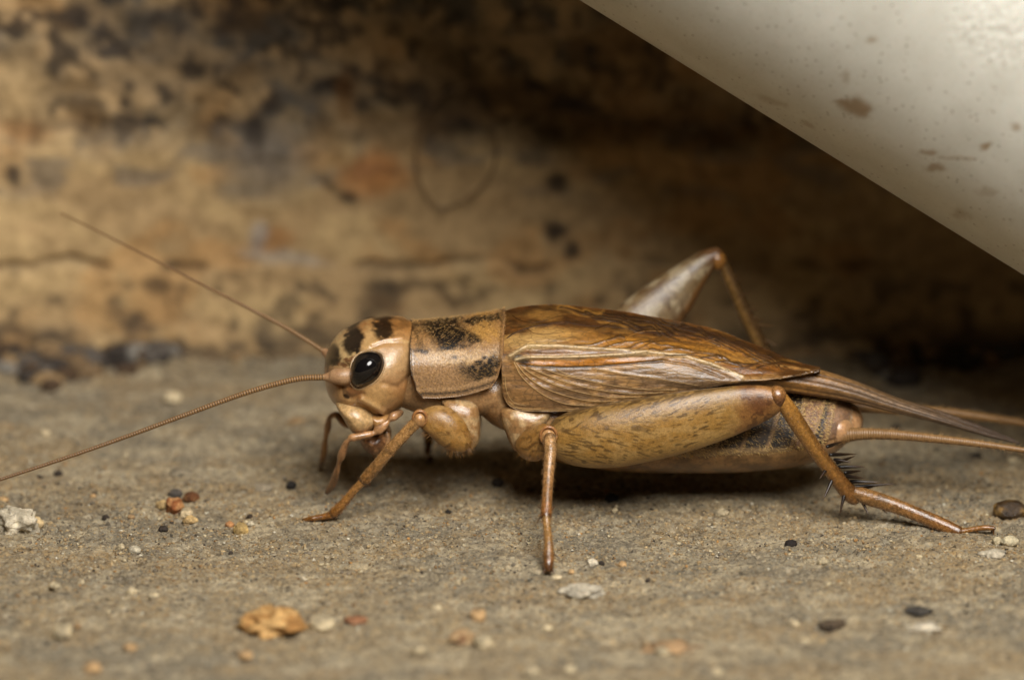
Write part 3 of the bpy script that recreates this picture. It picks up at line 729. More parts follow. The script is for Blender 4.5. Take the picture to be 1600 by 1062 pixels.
vlines = [[(803, 566), (812, 584), (830, 603), (855, 620), (885, 631), (930, 634)], [(806, 567), (820, 584), (845, 603), (880, 617), (920, 626), (968, 627)], [(812, 570), (830, 583), (860, 598), (900, 611), (950, 620), (1000, 620)],
          [(825, 574), (850, 584), (885, 597), (930, 608), (985, 615), (1035, 613)], [(850, 576), (872, 584), (905, 591), (950, 601), (1005, 608), (1055, 609)], [(930, 576), (975, 584), (1030, 592), (1090, 602)], [(792, 528), (806, 519), (830, 511), (855, 506), (882, 502)]]
vd_ = np.min([segd(u, v_, p_) for p_ in vlines], axis=0)
disp += .024 * np.exp(-(vd_ / 3.0) ** 2)
Va = wingraw; fn = np.cross(Va[F[:, 1]] - Va[F[:, 0]], Va[F[:, 3]] - Va[F[:, 0]]); Nw = np.zeros_like(Va)
for k in range(4): np.add.at(Nw, F[:, k], fn)
Nw /= np.maximum(np.linalg.norm(Nw, axis=1), 1e-12)[:, None]
if Nw[:, 1].mean() > 0: Nw = -Nw
wingV = wingraw + Nw * disp[:, None]
nz = fbm(u / 22, v_ / 9, octv=4, seed=103) - .5; nzf = fbm(u / 30, v_ / 2.5, octv=3, seed=104) - .5
ua, va = u + nz * 20, v_ + nz * 12
amber, honey, umber, straw, taupe, dkb = lin((146, 94, 40)), lin((186, 136, 68)), lin((72, 44, 20)), lin((212, 172, 110)), lin((152, 118, 84)), lin((40, 26, 16))
Fl = np.interp(u, xpx, Fr)
latf = sm(-2, 10, va - Fl)
C = mixc(np.tile(amber, (len(u), 1)), umber, sm(.42, .62, fbm(u / 60, v_ / 14, octv=4, seed=105)) * .7)
C = mixc(C, honey, sm(.48, .66, fbm(u / 50 + 3, v_ / 12, octv=4, seed=106)) * .75)
C = mixc(C, umber, ell(ua, va, 835, 495, 58, 14, -6, .5) * .5)
C = mixc(C, honey, ell(ua, va, 858, 492, 30, 8, -6, .6) * .7)
C = mixc(C, straw, ell(ua, va, 838, 530, 60, 14, -8, .5) * .85)
C = mixc(C, umber, ell(ua, va, 960, 505, 90, 10, 6, .7) * .6)
C = mixc(C, umber, ell(ua, va, 905, 512, 34, 8, 14, .7) * .5)
C = mixc(C, lin((210, 146, 58)), ell(ua, va, 1030, 541, 120, 13, 6, .7) * .8)
for pts_, w_, k_ in [([(790, 489), (850, 481), (960, 490), (1060, 507), (1150, 531), (1230, 562)], 7, .75), ([(885, 500), (930, 510), (985, 513), (1050, 520)], 5, .7), ([(905, 486), (950, 500), (1000, 509)], 5, .7),
        ([(960, 492), (1010, 505), (1070, 517), (1120, 530)], 5, .65), ([(1030, 503), (1080, 514), (1130, 528), (1190, 552)], 4, .6), ([(930, 518), (975, 524), (1040, 530), (1110, 545), (1180, 566)], 3, .55),
        ([(795, 500), (815, 510), (835, 504), (860, 507)], 4, .6), ([(800, 522), (830, 512), (880, 503)], 3, .7), ([(895, 528), (940, 524), (975, 532)], 3, .4), ([(1000, 546), (1060, 543), (1130, 560), (1200, 578)], 2.5, .5)]:
    C = mixc(C, umber * .7, np.exp(-(segd(u + nz * 16, v_ + nz * 10, pts_) / w_) ** 2) * k_)
C = mixc(C, mixc(np.tile(taupe, (len(u), 1)), lin((196, 152, 100)), sm(.4, .6, fbm(u / 30, v_ / 10, octv=3, seed=107))), latf * .95)
C = mixc(C, lin((184, 138, 88)), ell(ua, va, 815, 605, 34, 40, 0, .6) * .7)
C = mixc(C, lin((104, 82, 60)), latf * sm(.06, .25, nzf + .15 * nz) * .6)
C = mixc(C, lin((126, 104, 82)), ell(ua, va, 1060, 590, 70, 16, 6, .7) * .6 * latf)
C = mixc(C, lin((206, 134, 36)), ell(u, va, 912, 566, 100, 5.5, -1, .35) * .95)
C = mixc(C, dkb, np.exp(-(segd(u, v_, ridge[2][0][:6]) / 1.7) ** 2) * .9)
C = mixc(C, dkb, ell(ua, va, 815, 562, 13, 6, 20, .4) * .95)
C = mixc(C, lin((246, 218, 176)), np.clip(np.exp(-(segd(u, v_, ridge[0][0]) / 3.4) ** 2) + np.exp(-(segd(u, v_, ridge[1][0]) / 3.0) ** 2), 0, 1) * .8)  # pale ridge veins, their bright highlight also painted in
C = mixc(C, lin((126, 84, 50)), np.exp(-(segd(u, v_, [(815, 552), (870, 550), (930, 551), (985, 551)]) / 1.8) ** 2) * .7)
C = mixc(C, lin((206, 168, 120)), np.exp(-((np.interp(u, xpx, Lr) - v_) / 3.5) ** 2) * sm(1010, 900, u) * .7)
C = mixc(C, lin((44, 26, 10)), netm * .8)
C = mixc(C, lin((206, 150, 70)), np.exp(-((netd - 4.5) / 2.2) ** 2) * sm(-4, -12, v_ - np.interp(u, xpx, Fr)) * sm(.45, .6, fbm(u / 40, v_ / 18, octv=2, seed=110)) * .5)
V2, F2, _n = shell(wingV, F, nu, nv, 0.05)
near_wing = mesh("forewing", V2, F2, M_wing, cricket, np.vstack([C, C]))
near_wing["label"] = "amber forewing with pale ridged veins, near flank"
wtree = bvh(wingV, F)
Vf = mir(V2) + np.array([0, 0, -.13]); Vf[:, 2] -= 1.1 * sm((1110 - 800) / PPM, (1282 - 800) / PPM, Vf[:, 0]); Vf[:, 1] *= 1 - .35 * sm((1110 - 800) / PPM, (1282 - 800) / PPM, Vf[:, 0])
far_wing = mesh("forewing", Vf, F2[:, ::-1], M_wing, cricket, np.vstack([C, C]))
# veins as fine raised tubes
pale_v = (204, 166, 114); gold_v = (168, 118, 58); dark_v = (64, 38, 14)
veins = [([(803, 566), (812, 584), (830, 603), (855, 620), (885, 631), (930, 634)], 1.5, pale_v), ([(806, 567), (820, 584), (845, 603), (880, 617), (920, 626), (968, 627)], 1.5, pale_v),
         ([(812, 570), (830, 583), (860, 598), (900, 611), (950, 620), (1000, 620)], 1.4, pale_v), ([(825, 574), (850, 584), (885, 597), (930, 608), (985, 615), (1035, 613)], 1.4, pale_v),
         ([(850, 576), (872, 584), (905, 591), (950, 601), (1005, 608), (1055, 609)], 1.3, pale_v), ([(868, 576), (890, 586), (925, 589), (960, 588), (1000, 591)], 1.1, pale_v),
         ([(930, 576), (975, 584), (1030, 592), (1090, 602)], 1.1, pale_v), ([(990, 572), (1040, 578), (1090, 590), (1125, 598)], 1.1, pale_v),
         ([(795, 628), (806, 636), (830, 639), (870, 640), (905, 638)], 1.3, pale_v), ([(789, 590), (792, 612), (802, 628), (822, 634)], 1.2, pale_v),
         ([(792, 528), (806, 519), (830, 511), (855, 506), (882, 502)], 1.7, dark_v), ([(800, 492), (812, 500), (830, 504), (850, 501), (880, 492)], 1.1, dark_v),
         ([(882, 502), (910, 508), (950, 510), (1000, 516), (1060, 526)], 1.3, dark_v), ([(900, 484), (940, 497), (985, 508), (1020, 512)], 1.1, dark_v),
         ([(930, 514), (960, 503), (1000, 500), (1050, 510), (1090, 519)], 1.2, dark_v), ([(1000, 500), (1040, 508), (1085, 512), (1120, 522)], 1.1, dark_v),
         ([(946, 531), (955, 540), (968, 538), (985, 524), (1010, 517), (1040, 518)], 1.2, gold_v), ([(870, 536), (920, 530), (946, 531), (920, 522), (880, 512)], 1.0, gold_v),
         ([(985, 545), (1030, 540), (1078, 548), (1095, 536), (1120, 528)], 1.1, gold_v), ([(1078, 548), (1120, 552), (1160, 560), (1205, 572)], 1.2, gold_v),
         ([(1000, 534), (1050, 533), (1100, 538), (1150, 548), (1200, 562)], 1.1, dark_v), ([(1040, 555), (1090, 556), (1140, 568), (1190, 580)], 1.1, dark_v),
         ([(1060, 522), (1110, 530), (1160, 544), (1210, 560)], 1.0, dark_v), ([(822, 512), (834, 520), (850, 522), (880, 519)], .9, dark_v)]
for pts, wpx, cc in veins:
    q = spline(np.array(pts, float), 44); rows = []
    for k, p in enumerate(q):
        l, nn_ = hit(wtree, *p)
        if l is None: continue
        r_ = wpx / PPM * (1.0 - .45 * k / 43) * (.68 if cc is pale_v else .8)
        rows.append(list(l - nn_ * r_ * .35) + [r_, r_])
    if len(rows) < 6: continue
    rows = np.array(rows)
    V, F, S, A = tube(rows, 0, 7, capn=1, ref=(0.1, .97, .2))
    cc_ = np.tile(lin(cc), (len(V), 1)) * (.8 + .4 * fbm(S * 9, S * 0 + 1, octv=2, seed=4))[:, None]
    mesh("vein", V, F, M_vein, near_wing, cc_)
    if V[:, 0].max() < (1100 - 800) / PPM: mesh("vein", mir(V) + np.array([0, 0, -.13]), flip(F), M_vein, far_wing, cc_)

# hindwings: folded, running out into long tails
def hindwing(rows, seed):
    V, F, S, A = tube(rows, 240, 72, mod=lambda S, A: 1 + .035 * np.cos(A * 9 + 3 * S) * (1 - .3 * S) + .02 * np.cos(A * 17))
    st = .5 + .5 * np.cos(A * 9 + 3 * S)
    C = mixc(np.tile(lin((172, 122, 62)), (len(V), 1)), lin((128, 104, 82)), sm(.3, .55, S))
    C = mixc(C, lin((196, 150, 92)), st ** 3 * .5 * (1 - sm(.4, .8, S)))
    C = mixc(C, lin((84, 62, 44)), (1 - st) ** 2 * .55)
    C = mixc(C, lin((74, 60, 54)), sm(.62, .95, S) * .8)
    C = C * (.75 + .5 * fbm(S * 60, A * 2.5, octv=3, seed=seed))[:, None]
    return mesh("hindwing", V, F, M_wing, cricket, C)
hindwing([R(1060, 580, -.9, 8, .3), R(1090, 582, -1.0, 11, .4), R(1130, 585, -1.15, 14, .5), R(1200, 588, -1.1, 20, .55), R(1260, 596, -1.0, 20, .5), R(1320, 609, -.95, 16.5, .4), R(1400, 634, -.85, 10.5, .28), R(1480, 658, -.75, 7, .2), R(1540, 677, -.65, 4.6, .13), R(1592, 692, -.6, 2, .05)], 111)
hindwing([R(1060, 560, .5, 8, .3), R(1090, 564, .6, 12, .4), R(1130, 569, .6, 15, .5), R(1200, 577, .45, 18, .5), R(1260, 590, .2, 18, .45), R(1320, 605, .1, 15, .4), R(1400, 630, -.1, 9, .28), R(1480, 652, -.25, 6.5, .2), R(1540, 672, -.3, 4.4, .13), R(1585, 688, -.35, 2, .05)], 112)

# abdomen with overlapping plates
arows = np.array([R(880, 668, 0, 50, 2.2), R(950, 668, 0, 62, 2.45), R(1050, 671, 0, 63, 2.5), R(1150, 668, 0, 66, 2.4), R(1230, 666, 0, 62, 2.15), R(1278, 661, 0, 54, 1.8), R(1308, 658, 0, 42, 1.4), R(1328, 656, 0, 26, .9)])
V, F, S, A = tube(arows, 160, 96)
u, v_ = sidepx(V)
C = mixc(np.tile(lin((158, 120, 76)), (len(V), 1)), lin((98, 70, 42)), sm(.42, .62, fbm(u / 16, v_ / 8, octv=3, seed=121)) * .7)
C = mixc(C, lin((196, 158, 110)), sm(716, 706, v_) * .7)
C = mixc(C, lin((198, 152, 112)), sm(1270, 1300, u) * .8)
abd = mesh("abdomen", V, F, M_body, cricket, C)
q = spline(arows, 400)
def abd_surf(px, th_, off):     # th_: 0 = near equator, pi/2 = top; returns point
    X_ = (px - 800) / PPM
    c = np.array([np.interp(X_, q[:, 0], q[:, k]) for k in range(5)])
    return np.array([c[0], -(c[4] + off) * math.cos(th_), c[2] + (c[3] + off) * math.sin(th_)])
segs = [(990, 1036), (1034, 1078), (1074, 1119), (1115, 1160), (1156, 1200), (1196, 1238), (1234, 1268), (1264, 1294), (1288, 1326)]
allp, alln = [], []
for k, (xa, xb) in enumerate(segs):
    nu2, nv2 = 26, 96
    th_ = np.linspace(-.16, math.pi + .16, nv2)
    V = np.zeros((nu2, nv2, 3)); uu = np.linspace(0, 1, nu2)
    for i in range(nu2):
        for j in range(nv2):
            lean = 26 * max(0.0, math.sin(th_[j])) * (1 - .5 * (k > 6))
            ed = min(j, nv2 - 1 - j) / nv2
            px_ = xa + lean + (xb - xa) * (uu[i] * (1 - .10 * max(0, 1 - ed / .03)) + .05 * max(0, 1 - ed / .03))
            V[i, j] = abd_surf(px_, th_[j], .02 + .11 * uu[i] - (.10 if i == 0 else 0) - .06 * max(0, 1 - ed / .012))
    V = V.reshape(-1, 3); F = gridfaces(nu2, nv2)
    u, v_ = sidepx(V); UU = np.repeat(uu, nv2)
    f = fbm(u / 8, v_ / 8, octv=3, seed=130 + k)
    if k < 6: C = mixc(np.tile(lin((46, 35, 26)), (len(V), 1)), lin((112, 86, 56)), sm(.4, .65, f) * .6)
    elif k == 7: C = mixc(np.tile(lin((62, 48, 44)), (len(V), 1)), lin((170, 128, 92)), sm(.55, .75, UU) * .8)
    else: C = mixc(np.tile(lin((182, 138, 100)), (len(V), 1)), lin((116, 82, 56)), sm(.45, .6, f) * .6)
    C = mixc(C, lin((182, 144, 98)), sm(.8, .9, UU) * .9)
    C = mixc(C, lin((206, 172, 126)), sm(697, 702, v_) * .9)
    V2, F2, Nn = shell(V, F, nu2, nv2, .05)
    if Nn[:, 1][V[:, 1] < 0].mean() > 0: V2, F2, Nn = shell(V, F[:, ::-1], nu2, nv2, .05)
    mesh("tergite", V2, F2, M_abd, abd, np.vstack([C, C]))
    if k < 8: allp.append(V); alln.append(Nn)
allp = np.vstack(allp); alln = np.vstack(alln)
sel = rng.choice(len(allp), 4400, replace=False)
HV, HF = hairs(allp[sel], alln[sel] * .55 + np.array([.75, 0, -.45]) + rng.normal(0, .3, (len(sel), 3)), rng.uniform(.07, .16, len(sel)), .011)
o = mesh("setae", HV, HF, M_hair, abd, lin((232, 196, 126))); o["kind"] = "stuff"
# cerci: ringed tail feelers
def cercus(rows, n, seed):
    qq = spline(np.array(rows), n); k = np.arange(n)
    qq[:, 3:] *= (1 + .05 * np.cos(k / 2.0 * math.pi))[:, None]
    V, F, S, A = tube(qq, 0, 14, capn=2)
    C = mixc(np.tile(lin((196, 152, 100)), (len(V), 1)), lin((120, 88, 50)), .35 + .35 * fbm(S * 70, A, octv=2, seed=seed))
    o = mesh("cercus", V, F, M_ant, abd, C)
    ii = rng.choice(len(V), 700, replace=False); ctr = qq[np.clip((S[ii] * (n - 1)).astype(int), 0, n - 1), :3]
    d = V[ii] - ctr; d /= np.linalg.norm(d, axis=1)[:, None]
    return V[ii], d + np.array([.5, 0, 0])
h1 = cercus([R(1290, 682, -1.1, 19, .46), R(1310, 681, -1.15, 15, .36), R(1335, 678, -1.25, 10.5, .26), R(1380, 678, -1.45, 8.5, .21), R(1450, 684, -1.7, 7, .17), R(1530, 693, -2.0, 5.6, .14), R(1600, 703, -2.3, 4.4, .11), R(1680, 716, -2.6, 2.6, .06)], 420, 141)
h2 = cercus([R(1296, 640, 1.1, 16, .42), R(1330, 636, 1.2, 9.5, .25), R(1400, 639, 1.6, 8.5, .21), R(1470, 643, 2.0, 7.5, .18), R(1540, 652, 2.4, 6.5, .16), R(1600, 661, 2.8, 5.5, .13), R(1690, 676, 3.3, 2.6, .06)], 420, 142)
pp = np.vstack([h1[0], h2[0]]); dd = np.vstack([h1[1], h2[1]])
HV, HF = hairs(pp, dd, rng.uniform(.06, .2, len(pp)), .005)
o = mesh("setae", HV, HF, M_hair, abd, lin((190, 150, 96))); o["kind"] = "stuff"
V, F = inflate([(1288, 650), (1306, 640), (1326, 648), (1333, 664), (1326, 684), (1304, 694), (1288, 682)], -.55, 1.0, 48, 12)
mesh("tail_plate", V, F, M_body, abd, np.tile(lin((196, 152, 112)), (len(V), 1)))

# ------------------------------------------------------------------ legs
SPD = (34, 24, 18)
def spines(name, lst, parent, rad, c=SPD, tip=(120, 84, 50)):
    for (a, b_, ya, yb) in lst:
        p0 = P(a[0], a[1], Y=ya); p1 = P(b_[0], b_[1], Y=yb)
        rows = np.array([list(p0 + (p1 - p0) * f) + [rad * k, rad * k] for f, k in ((-.08, .9), (.15, 1), (.5, .75), (.8, .4), (1, .08))])
        V, F, S, A = tube(rows, 14, 8, capn=1, ref=(.05, .99, .1))
        mesh(name, V, F, M_spine, parent, mixc(np.tile(lin(c), (len(V), 1)), lin(tip), S ** 2 * .4))
def fuzz(V, C3, n, lmin, lmax, rad, cc, parent, lean=(0, 0, -.2), keep=None, seed=0):
    r = np.random.default_rng(seed); V = np.asarray(V); c = np.asarray(C3)
    pool = np.arange(len(V)) if keep is None else np.where(keep)[0]
    ii = r.choice(pool, min(n, len(pool)), replace=False)
    d = V[ii] - c; d /= np.linalg.norm(d, axis=1)[:, None]
    HV, HF = hairs(V[ii], d + np.array(lean) + r.normal(0, .2, d.shape), r.uniform(lmin, lmax, len(ii)), rad)
    o = mesh("setae", HV, HF, M_hair, parent, lin(cc)); o["kind"] = "stuff"
def axfuzz(V, F_, rows, n, lmin, lmax, rad, cc, parent, seed):
    r = np.random.default_rng(seed); V = np.asarray(V); q_ = spline(np.array(rows), 60)[:, :3]
    ii = r.choice(len(V), min(n, len(V)), replace=False)
    dm = ((V[ii][:, None] - q_[None]) ** 2).sum(-1); c = q_[dm.argmin(1)]
    T_ = np.gradient(q_, axis=0); T_ /= np.linalg.norm(T_, axis=1)[:, None]
    d = V[ii] - c; d /= np.maximum(np.linalg.norm(d, axis=1), 1e-6)[:, None]
    HV, HF = hairs(V[ii], d * .7 + T_[dm.argmin(1)] * .8, r.uniform(lmin, lmax, len(ii)), rad)
    o = mesh("setae", HV, HF, M_hair, parent, lin(cc)); o["kind"] = "stuff"

# near foreleg
leg = empty("foreleg", parent=cricket)
V, F = inflate([(690, 622), (722, 620), (744, 630), (750, 655), (748, 690), (738, 700), (724, 672), (704, 650)], -1.75, .75, 56, 14)
u, v_ = sidepx(V); C = mixc(np.tile(lin((204, 172, 130)), (len(V), 1)), lin((176, 136, 92)), sm(.45, .6, fbm(u / 14, v_ / 14, octv=3, seed=150)))
mesh("coxa", V, F, M_body, leg, C)
FO = [(652, 648), (664, 639), (684, 634), (706, 640), (724, 656), (735, 680), (736, 698), (722, 706), (704, 703), (686, 692), (668, 676), (655, 664)]
V, F = inflate(FO, -2.75, .62, 80, 18, center=(700, 670))
u, v_ = sidepx(V); f = fbm(u / 7, v_ / 7, octv=3, seed=151)
C = mixc(np.tile(lin((184, 134, 68)), (len(V), 1)), lin((206, 160, 98)), sm(.4, .6, f) * .6 + sm(646, 634, v_) * .4)
C = mixc(C, lin((112, 78, 38)), np.clip(sm(.63, .72, fbm(u / 9, v_ / 3.5, octv=3, seed=152)) * .7, 0, 1))
fem = mesh("femur", V, F, M_fem, leg, C)
cc_ = P(700, 668, Y=-2.75)
fuzz(V, cc_, 110, .2, .42, .008, (150, 106, 54), leg, (-.1, -.1, -.5), keep=(v_ > 672) & (np.abs(V[:, 1] + 2.75) < .45), seed=3)
V, F = inflate([(644, 652), (648, 643), (657, 640), (665, 645), (667, 655), (662, 664), (653, 666), (646, 661)], -2.95, .42, 40, 12)
mesh("knee", V, F, M_body, leg, np.tile(lin((192, 146, 98)), (len(V), 1)))
a_ = np.linspace(0, 2 * math.pi, 30)
V, F, S, A = tube(np.array([list(P(656 + 10.5 * math.cos(q_), 653 + 11.5 * math.sin(q_), Y=-3.2)) + [.06, .08] for q_ in a_]), 0, 8, capn=1)
mesh("knee_rim", V, F, M_body, leg, np.tile(lin((168, 118, 72)), (len(V), 1)))
rows = [R(654, 656, -3.1, 9.5, .24), R(640, 670, -3.1, 9, .22), R(610, 702, -3.0, 9.5, .24), R(588, 728, -2.85, 9, .22), R(570, 749, -2.7, 9.5, .23)]
o, V, F = seglegs("tibia", rows, 60, 24, M_leg, leg, (198, 150, 96), (158, 110, 58), 153)
axfuzz(V, F, rows, 260, .08, .17, .006, (150, 108, 60), leg, 4)
fz = P(522, 803, Z=.12)
rows = [R(572, 747, -2.7, 7, .17), R(560, 759, -2.65, 6.2, .16), R(545, 776, -2.6, 6.4, .16), R(530, 793, -2.55, 7.5, .18), R(520, 802, -2.5, 7.5, .18)]
o, V, F = seglegs("tarsus", rows, 40, 18, M_leg, leg, (188, 136, 76), (150, 98, 42), 154)
axfuzz(V, F, rows, 200, .08, .15, .006, (150, 100, 50), leg, 5)
rows = [R(526, 800, -2.5, 6.5, .16), R(510, 806, -2.5, 5.5, .14), R(498, 808, -2.5, 4.5, .12), R(486, 810, -2.5, 4.2, .11), R(474, 813, -2.4, 3.4, .09)]
o, V, F = seglegs("tarsus", rows, 30, 14, M_leg, leg, (160, 104, 44), (124, 80, 34), 155)
spines("claw", [((476, 812), (468, 816), -2.45, -2.5), ((478, 812), (472, 811), -2.4, -2.2), ((489, 811), (487, 820), -2.5, -2.55)], leg, .035, (96, 58, 26))
spines("spur", [((577, 750), (577, 761), -2.75, -2.85), ((565, 750), (556, 745), -2.7, -2.6), ((585, 715), (580, 706), -2.9, -3.0)], leg, .03, (70, 44, 24))

# far foreleg, stepping back under the body
leg = empty("foreleg", parent=cricket)
V, F = inflate([(700, 622), (730, 622), (750, 640), (750, 672), (736, 690), (716, 668)], 1.7, .7, 40, 10)
mesh("coxa", V, F, M_body, leg, np.tile(lin((196, 150, 106)), (len(V), 1)))
seglegs("femur", [R(735, 672, 1.9, 14, .4), R(700, 655, 2.8, 18, .45), R(668, 640, 3.6, 9, .25)], 30, 20, M_fem, leg, (184, 134, 68), (196, 150, 96), 160)
g = P(672, 716, Z=.15)
seglegs("tibia", [R(668, 640, 3.6, 8, .22), R(668, 668, 4.1, 8, .2), R(670, 690, 4.6, 8, .2)], 30, 18, M_leg, leg, (188, 140, 88), (158, 110, 58), 161)
seglegs("tarsus", [R(670, 690, 4.6, 6, .16), R(668, 706, 5.0, 6, .16), [g[0], g[1], .15, .12, .12]], 20, 14, M_leg, leg, (168, 116, 60), (124, 80, 34), 162)

# near middle leg, reaching towards the viewer
leg = empty("middle_leg", parent=cricket)
V, F = inflate([(782, 640), (800, 630), (835, 634), (862, 640), (850, 664), (826, 682), (806, 703), (792, 680)], -1.95, .72, 56, 14)
u, v_ = sidepx(V); C = mixc(np.tile(lin((206, 174, 132)), (len(V), 1)), lin((170, 130, 86)), sm(.42, .6, fbm(u / 12, v_ / 12, octv=3, seed=170)))
C = mixc(C, lin((226, 192, 150)), np.exp(-(segd(u, v_, [(790, 660), (800, 690), (808, 702)]) / 2) ** 2) * .6)
mesh("coxa", V, F, M_body, leg, C)
MO = [(804, 700), (812, 684), (830, 668), (850, 660), (864, 668), (866, 684), (856, 702), (842, 716), (824, 719), (810, 712)]
V, F = inflate(MO, -2.95, .7, 64, 16, center=(834, 692), yslope=-.55)
u, v_ = sidepx(V); f = fbm(u / 7, v_ / 7, octv=3, seed=171)
C = mixc(np.tile(lin((168, 120, 60)), (len(V), 1)), lin((196, 148, 86)), sm(.4, .6, f) * .7)
C = mixc(C, lin((96, 64, 30)), sm(.6, .7, fbm(u / 6, v_ / 4, octv=3, seed=172)) * .7)
mesh("femur", V, F, M_fem, leg, C)
fuzz(V, P(834, 690, Y=-2.95), 50, .12, .3, .006, (150, 104, 52), leg, (0, -.1, -.5), keep=(v_ > 704), seed=6)
V, F = inflate([(844, 682), (847, 671), (857, 666), (867, 671), (871, 682), (866, 693), (857, 697), (848, 692)], -3.75, .4, 40, 12)
mesh("knee", V, F, M_body, leg, np.tile(lin((204, 156, 108)), (len(V), 1)))
V, F, S, A = tube(np.array([list(P(857 + 12.5 * math.cos(q_), 680 + 13.5 * math.sin(q_), Y=-3.95)) + [.06, .08] for q_ in a_]), 0, 8, capn=1)
mesh("knee_rim", V, F, M_body, leg, np.tile(lin((168, 118, 72)), (len(V), 1)))
rows = [R(859, 683, -4.1, 9, .23), R(860, 702, -4.5, 9.5, .24), R(857, 740, -5.2, 8.5, .22), R(855, 775, -5.9, 8, .2), R(853, 806, -6.5, 9, .22)]
o, V, F = seglegs("tibia", rows, 60, 24, M_leg, leg, (202, 156, 106), (160, 104, 54), 173)
axfuzz(V, F, rows, 220, .08, .17, .006, (150, 108, 60), leg, 7)
g = P(857, 889, Z=.16)
rows = [R(853, 804, -6.5, 6.5, .17), R(855, 825, -6.9, 6.2, .16), R(857, 848, -7.4, 7, .18), R(857, 868, -7.75, 9, .2), R(857, 880, -8.0, 8, .18), [g[0], g[1], g[2], .17, .15]]
o, V, F = seglegs("tarsus", rows, 50, 18, M_leg, leg, (190, 146, 92), (120, 74, 34), 174)
axfuzz(V, F, rows, 160, .05, .12, .006, (150, 100, 50), leg, 8)
g0 = P(857, 893, Z=.05)
spines("claw", [((861, 887), (866, 896), g[1], g[1] - .2), ((853, 887), (848, 896), g[1], g[1] - .2)], leg, .035, (84, 50, 24))
spines("spur", [((847, 802), (838, 818), -6.45, -6.6), ((860, 800), (868, 788), -6.4, -6.1), ((847, 795), (839, 790), -6.3, -6.1), ((866, 866), (873, 869), -7.7, -7.8)], leg, .03, (84, 54, 30))

# far middle leg, hidden behind the body
leg = empty("middle_leg", parent=cricket)
seglegs("coxa", [R(840, 655, 1.6, 30, .6), R(845, 685, 2.3, 24, .5)], 20, 20, M_body, leg, (200, 156, 110), (186, 140, 92), 180)
seglegs("femur", [R(845, 688, 2.3, 16, .42), R(880, 672, 3.5, 16, .4), R(910, 655, 4.6, 9, .25)], 30, 20, M_fem, leg, (178, 130, 66), (190, 146, 90), 181)
g = P(945, 707, Z=.15)
seglegs("tibia", [R(910, 655, 4.6, 8, .2), R(922, 672, 5.0, 8, .2), R(934, 688, 5.4, 8, .2)], 30, 16, M_leg, leg, (188, 140, 88), (158, 110, 58), 182)
seglegs("tarsus", [R(934, 688, 5.4, 6, .15), R(940, 698, 5.7, 6, .15), [g[0], g[1], .15, .12, .12]], 20, 12, M_leg, leg, (168, 116, 60), (124, 80, 34), 183)

# near hind leg
leg = empty("hind_leg", parent=cricket)
prof = [(856, 676, 692), (864, 662, 710), (880, 648, 723), (910, 637, 731), (950, 629, 732), (1000, 621, 724), (1050, 613, 712), (1100, 606, 697), (1140, 602, 682), (1172, 600, 668), (1196, 601, 656), (1214, 606, 645), (1222, 612, 637)]
yy = [-2.6, -2.75, -2.95, -3.15, -3.3, -3.4, -3.45, -3.45, -3.45, -3.42, -3.4, -3.4, -3.4]
tk = [.25, .5, .72, .85, .88, .82, .72, .6, .5, .44, .42, .38, .25]
rows = [R(x_, (a_ + b_) / 2, y_, (b_ - a_) / 2, t_) for (x_, a_, b_), y_, t_ in zip(prof, yy, tk)]
V, F, S, A = tube(rows, 380, 260, capn=3)
u, v_ = sidepx(V)
up_ = np.interp(u, [p[0] for p in prof], [p[1] for p in prof]); dn_ = np.interp(u, [p[0] for p in prof], [p[2] for p in prof])
T_ = np.clip((v_ - up_) / (dn_ - up_), 0, 1)
f = fbm(u / 22, v_ / 10, octv=4, seed=190)
C = mixc(np.tile(lin((188, 142, 74)), (len(V), 1)), lin((202, 160, 98)), sm(.4, .62, f))
C = mixc(C, lin((156, 122, 70)), sm(.35, .1, T_) * .6)
C = mixc(C, lin((196, 158, 110)), ell(u, v_, 1090, 625, 70, 14, -8, .7) * .6)
C = mixc(C, lin((206, 166, 100)), sm(.72, .9, T_) * .5)
# herringbone dashes
def dashes(deg, seed, lo, hi):
    c_, s_ = math.cos(math.radians(deg)), math.sin(math.radians(deg))
    p_, q_ = u * c_ + v_ * s_, -u * s_ + v_ * c_
    return sm(lo, hi, vnoise(p_ / 10.0, q_ / 1.9, seed=seed) * (.75 + .5 * vnoise(u / 20, v_ / 12, seed=seed + 1)))
dash = dashes(-28, 301, .62, .78) * sm(.42, .25, T_) + dashes(14, 303, .6, .76) * sm(.25, .4, T_) * sm(1060, 980, u) + dashes(-14, 305, .62, .78) * sm(.2, .4, T_) * sm(980, 1060, u)
dash *= sm(862, 885, u) * sm(1165, 1100, u) * sm(.99, .9, T_)
C = mixc(C, lin((86, 58, 24)), np.clip(dash * .7, 0, 1))
C = mixc(C, lin((96, 70, 40)), sm(.13, .05, T_) * sm(.4, .6, fbm(u / 14, v_ / 4, octv=3, seed=193)) * .7)
C = mixc(C, lin((150, 98, 52)), sm(1135, 1170, u + 26 * (fbm(u / 12, v_ / 12, octv=3, seed=194) - .5)) * .8)
C = mixc(C, lin((92, 52, 26)), sm(.52, .66, fbm(u / 9, v_ / 9, octv=3, seed=198)) * sm(1145, 1175, u) * .7)
C = mixc(C, lin((104, 54, 22)), ell(u, v_, 1186, 633, 16, 12, 0, .6) * .7)
C = mixc(C, lin((206, 150, 96)), ell(u, v_, 1195, 610, 18, 7, 10, .6) * .7)  # pinkish highlight on top of the knee end, painted as colour
mesh("femur", V, F, M_fem, leg, C)
V, F = inflate([(1202, 612), (1208, 604), (1220, 604), (1228, 613), (1228, 626), (1220, 635), (1208, 634), (1202, 624)], -3.42, .41, 40, 12)
u, v_ = sidepx(V)
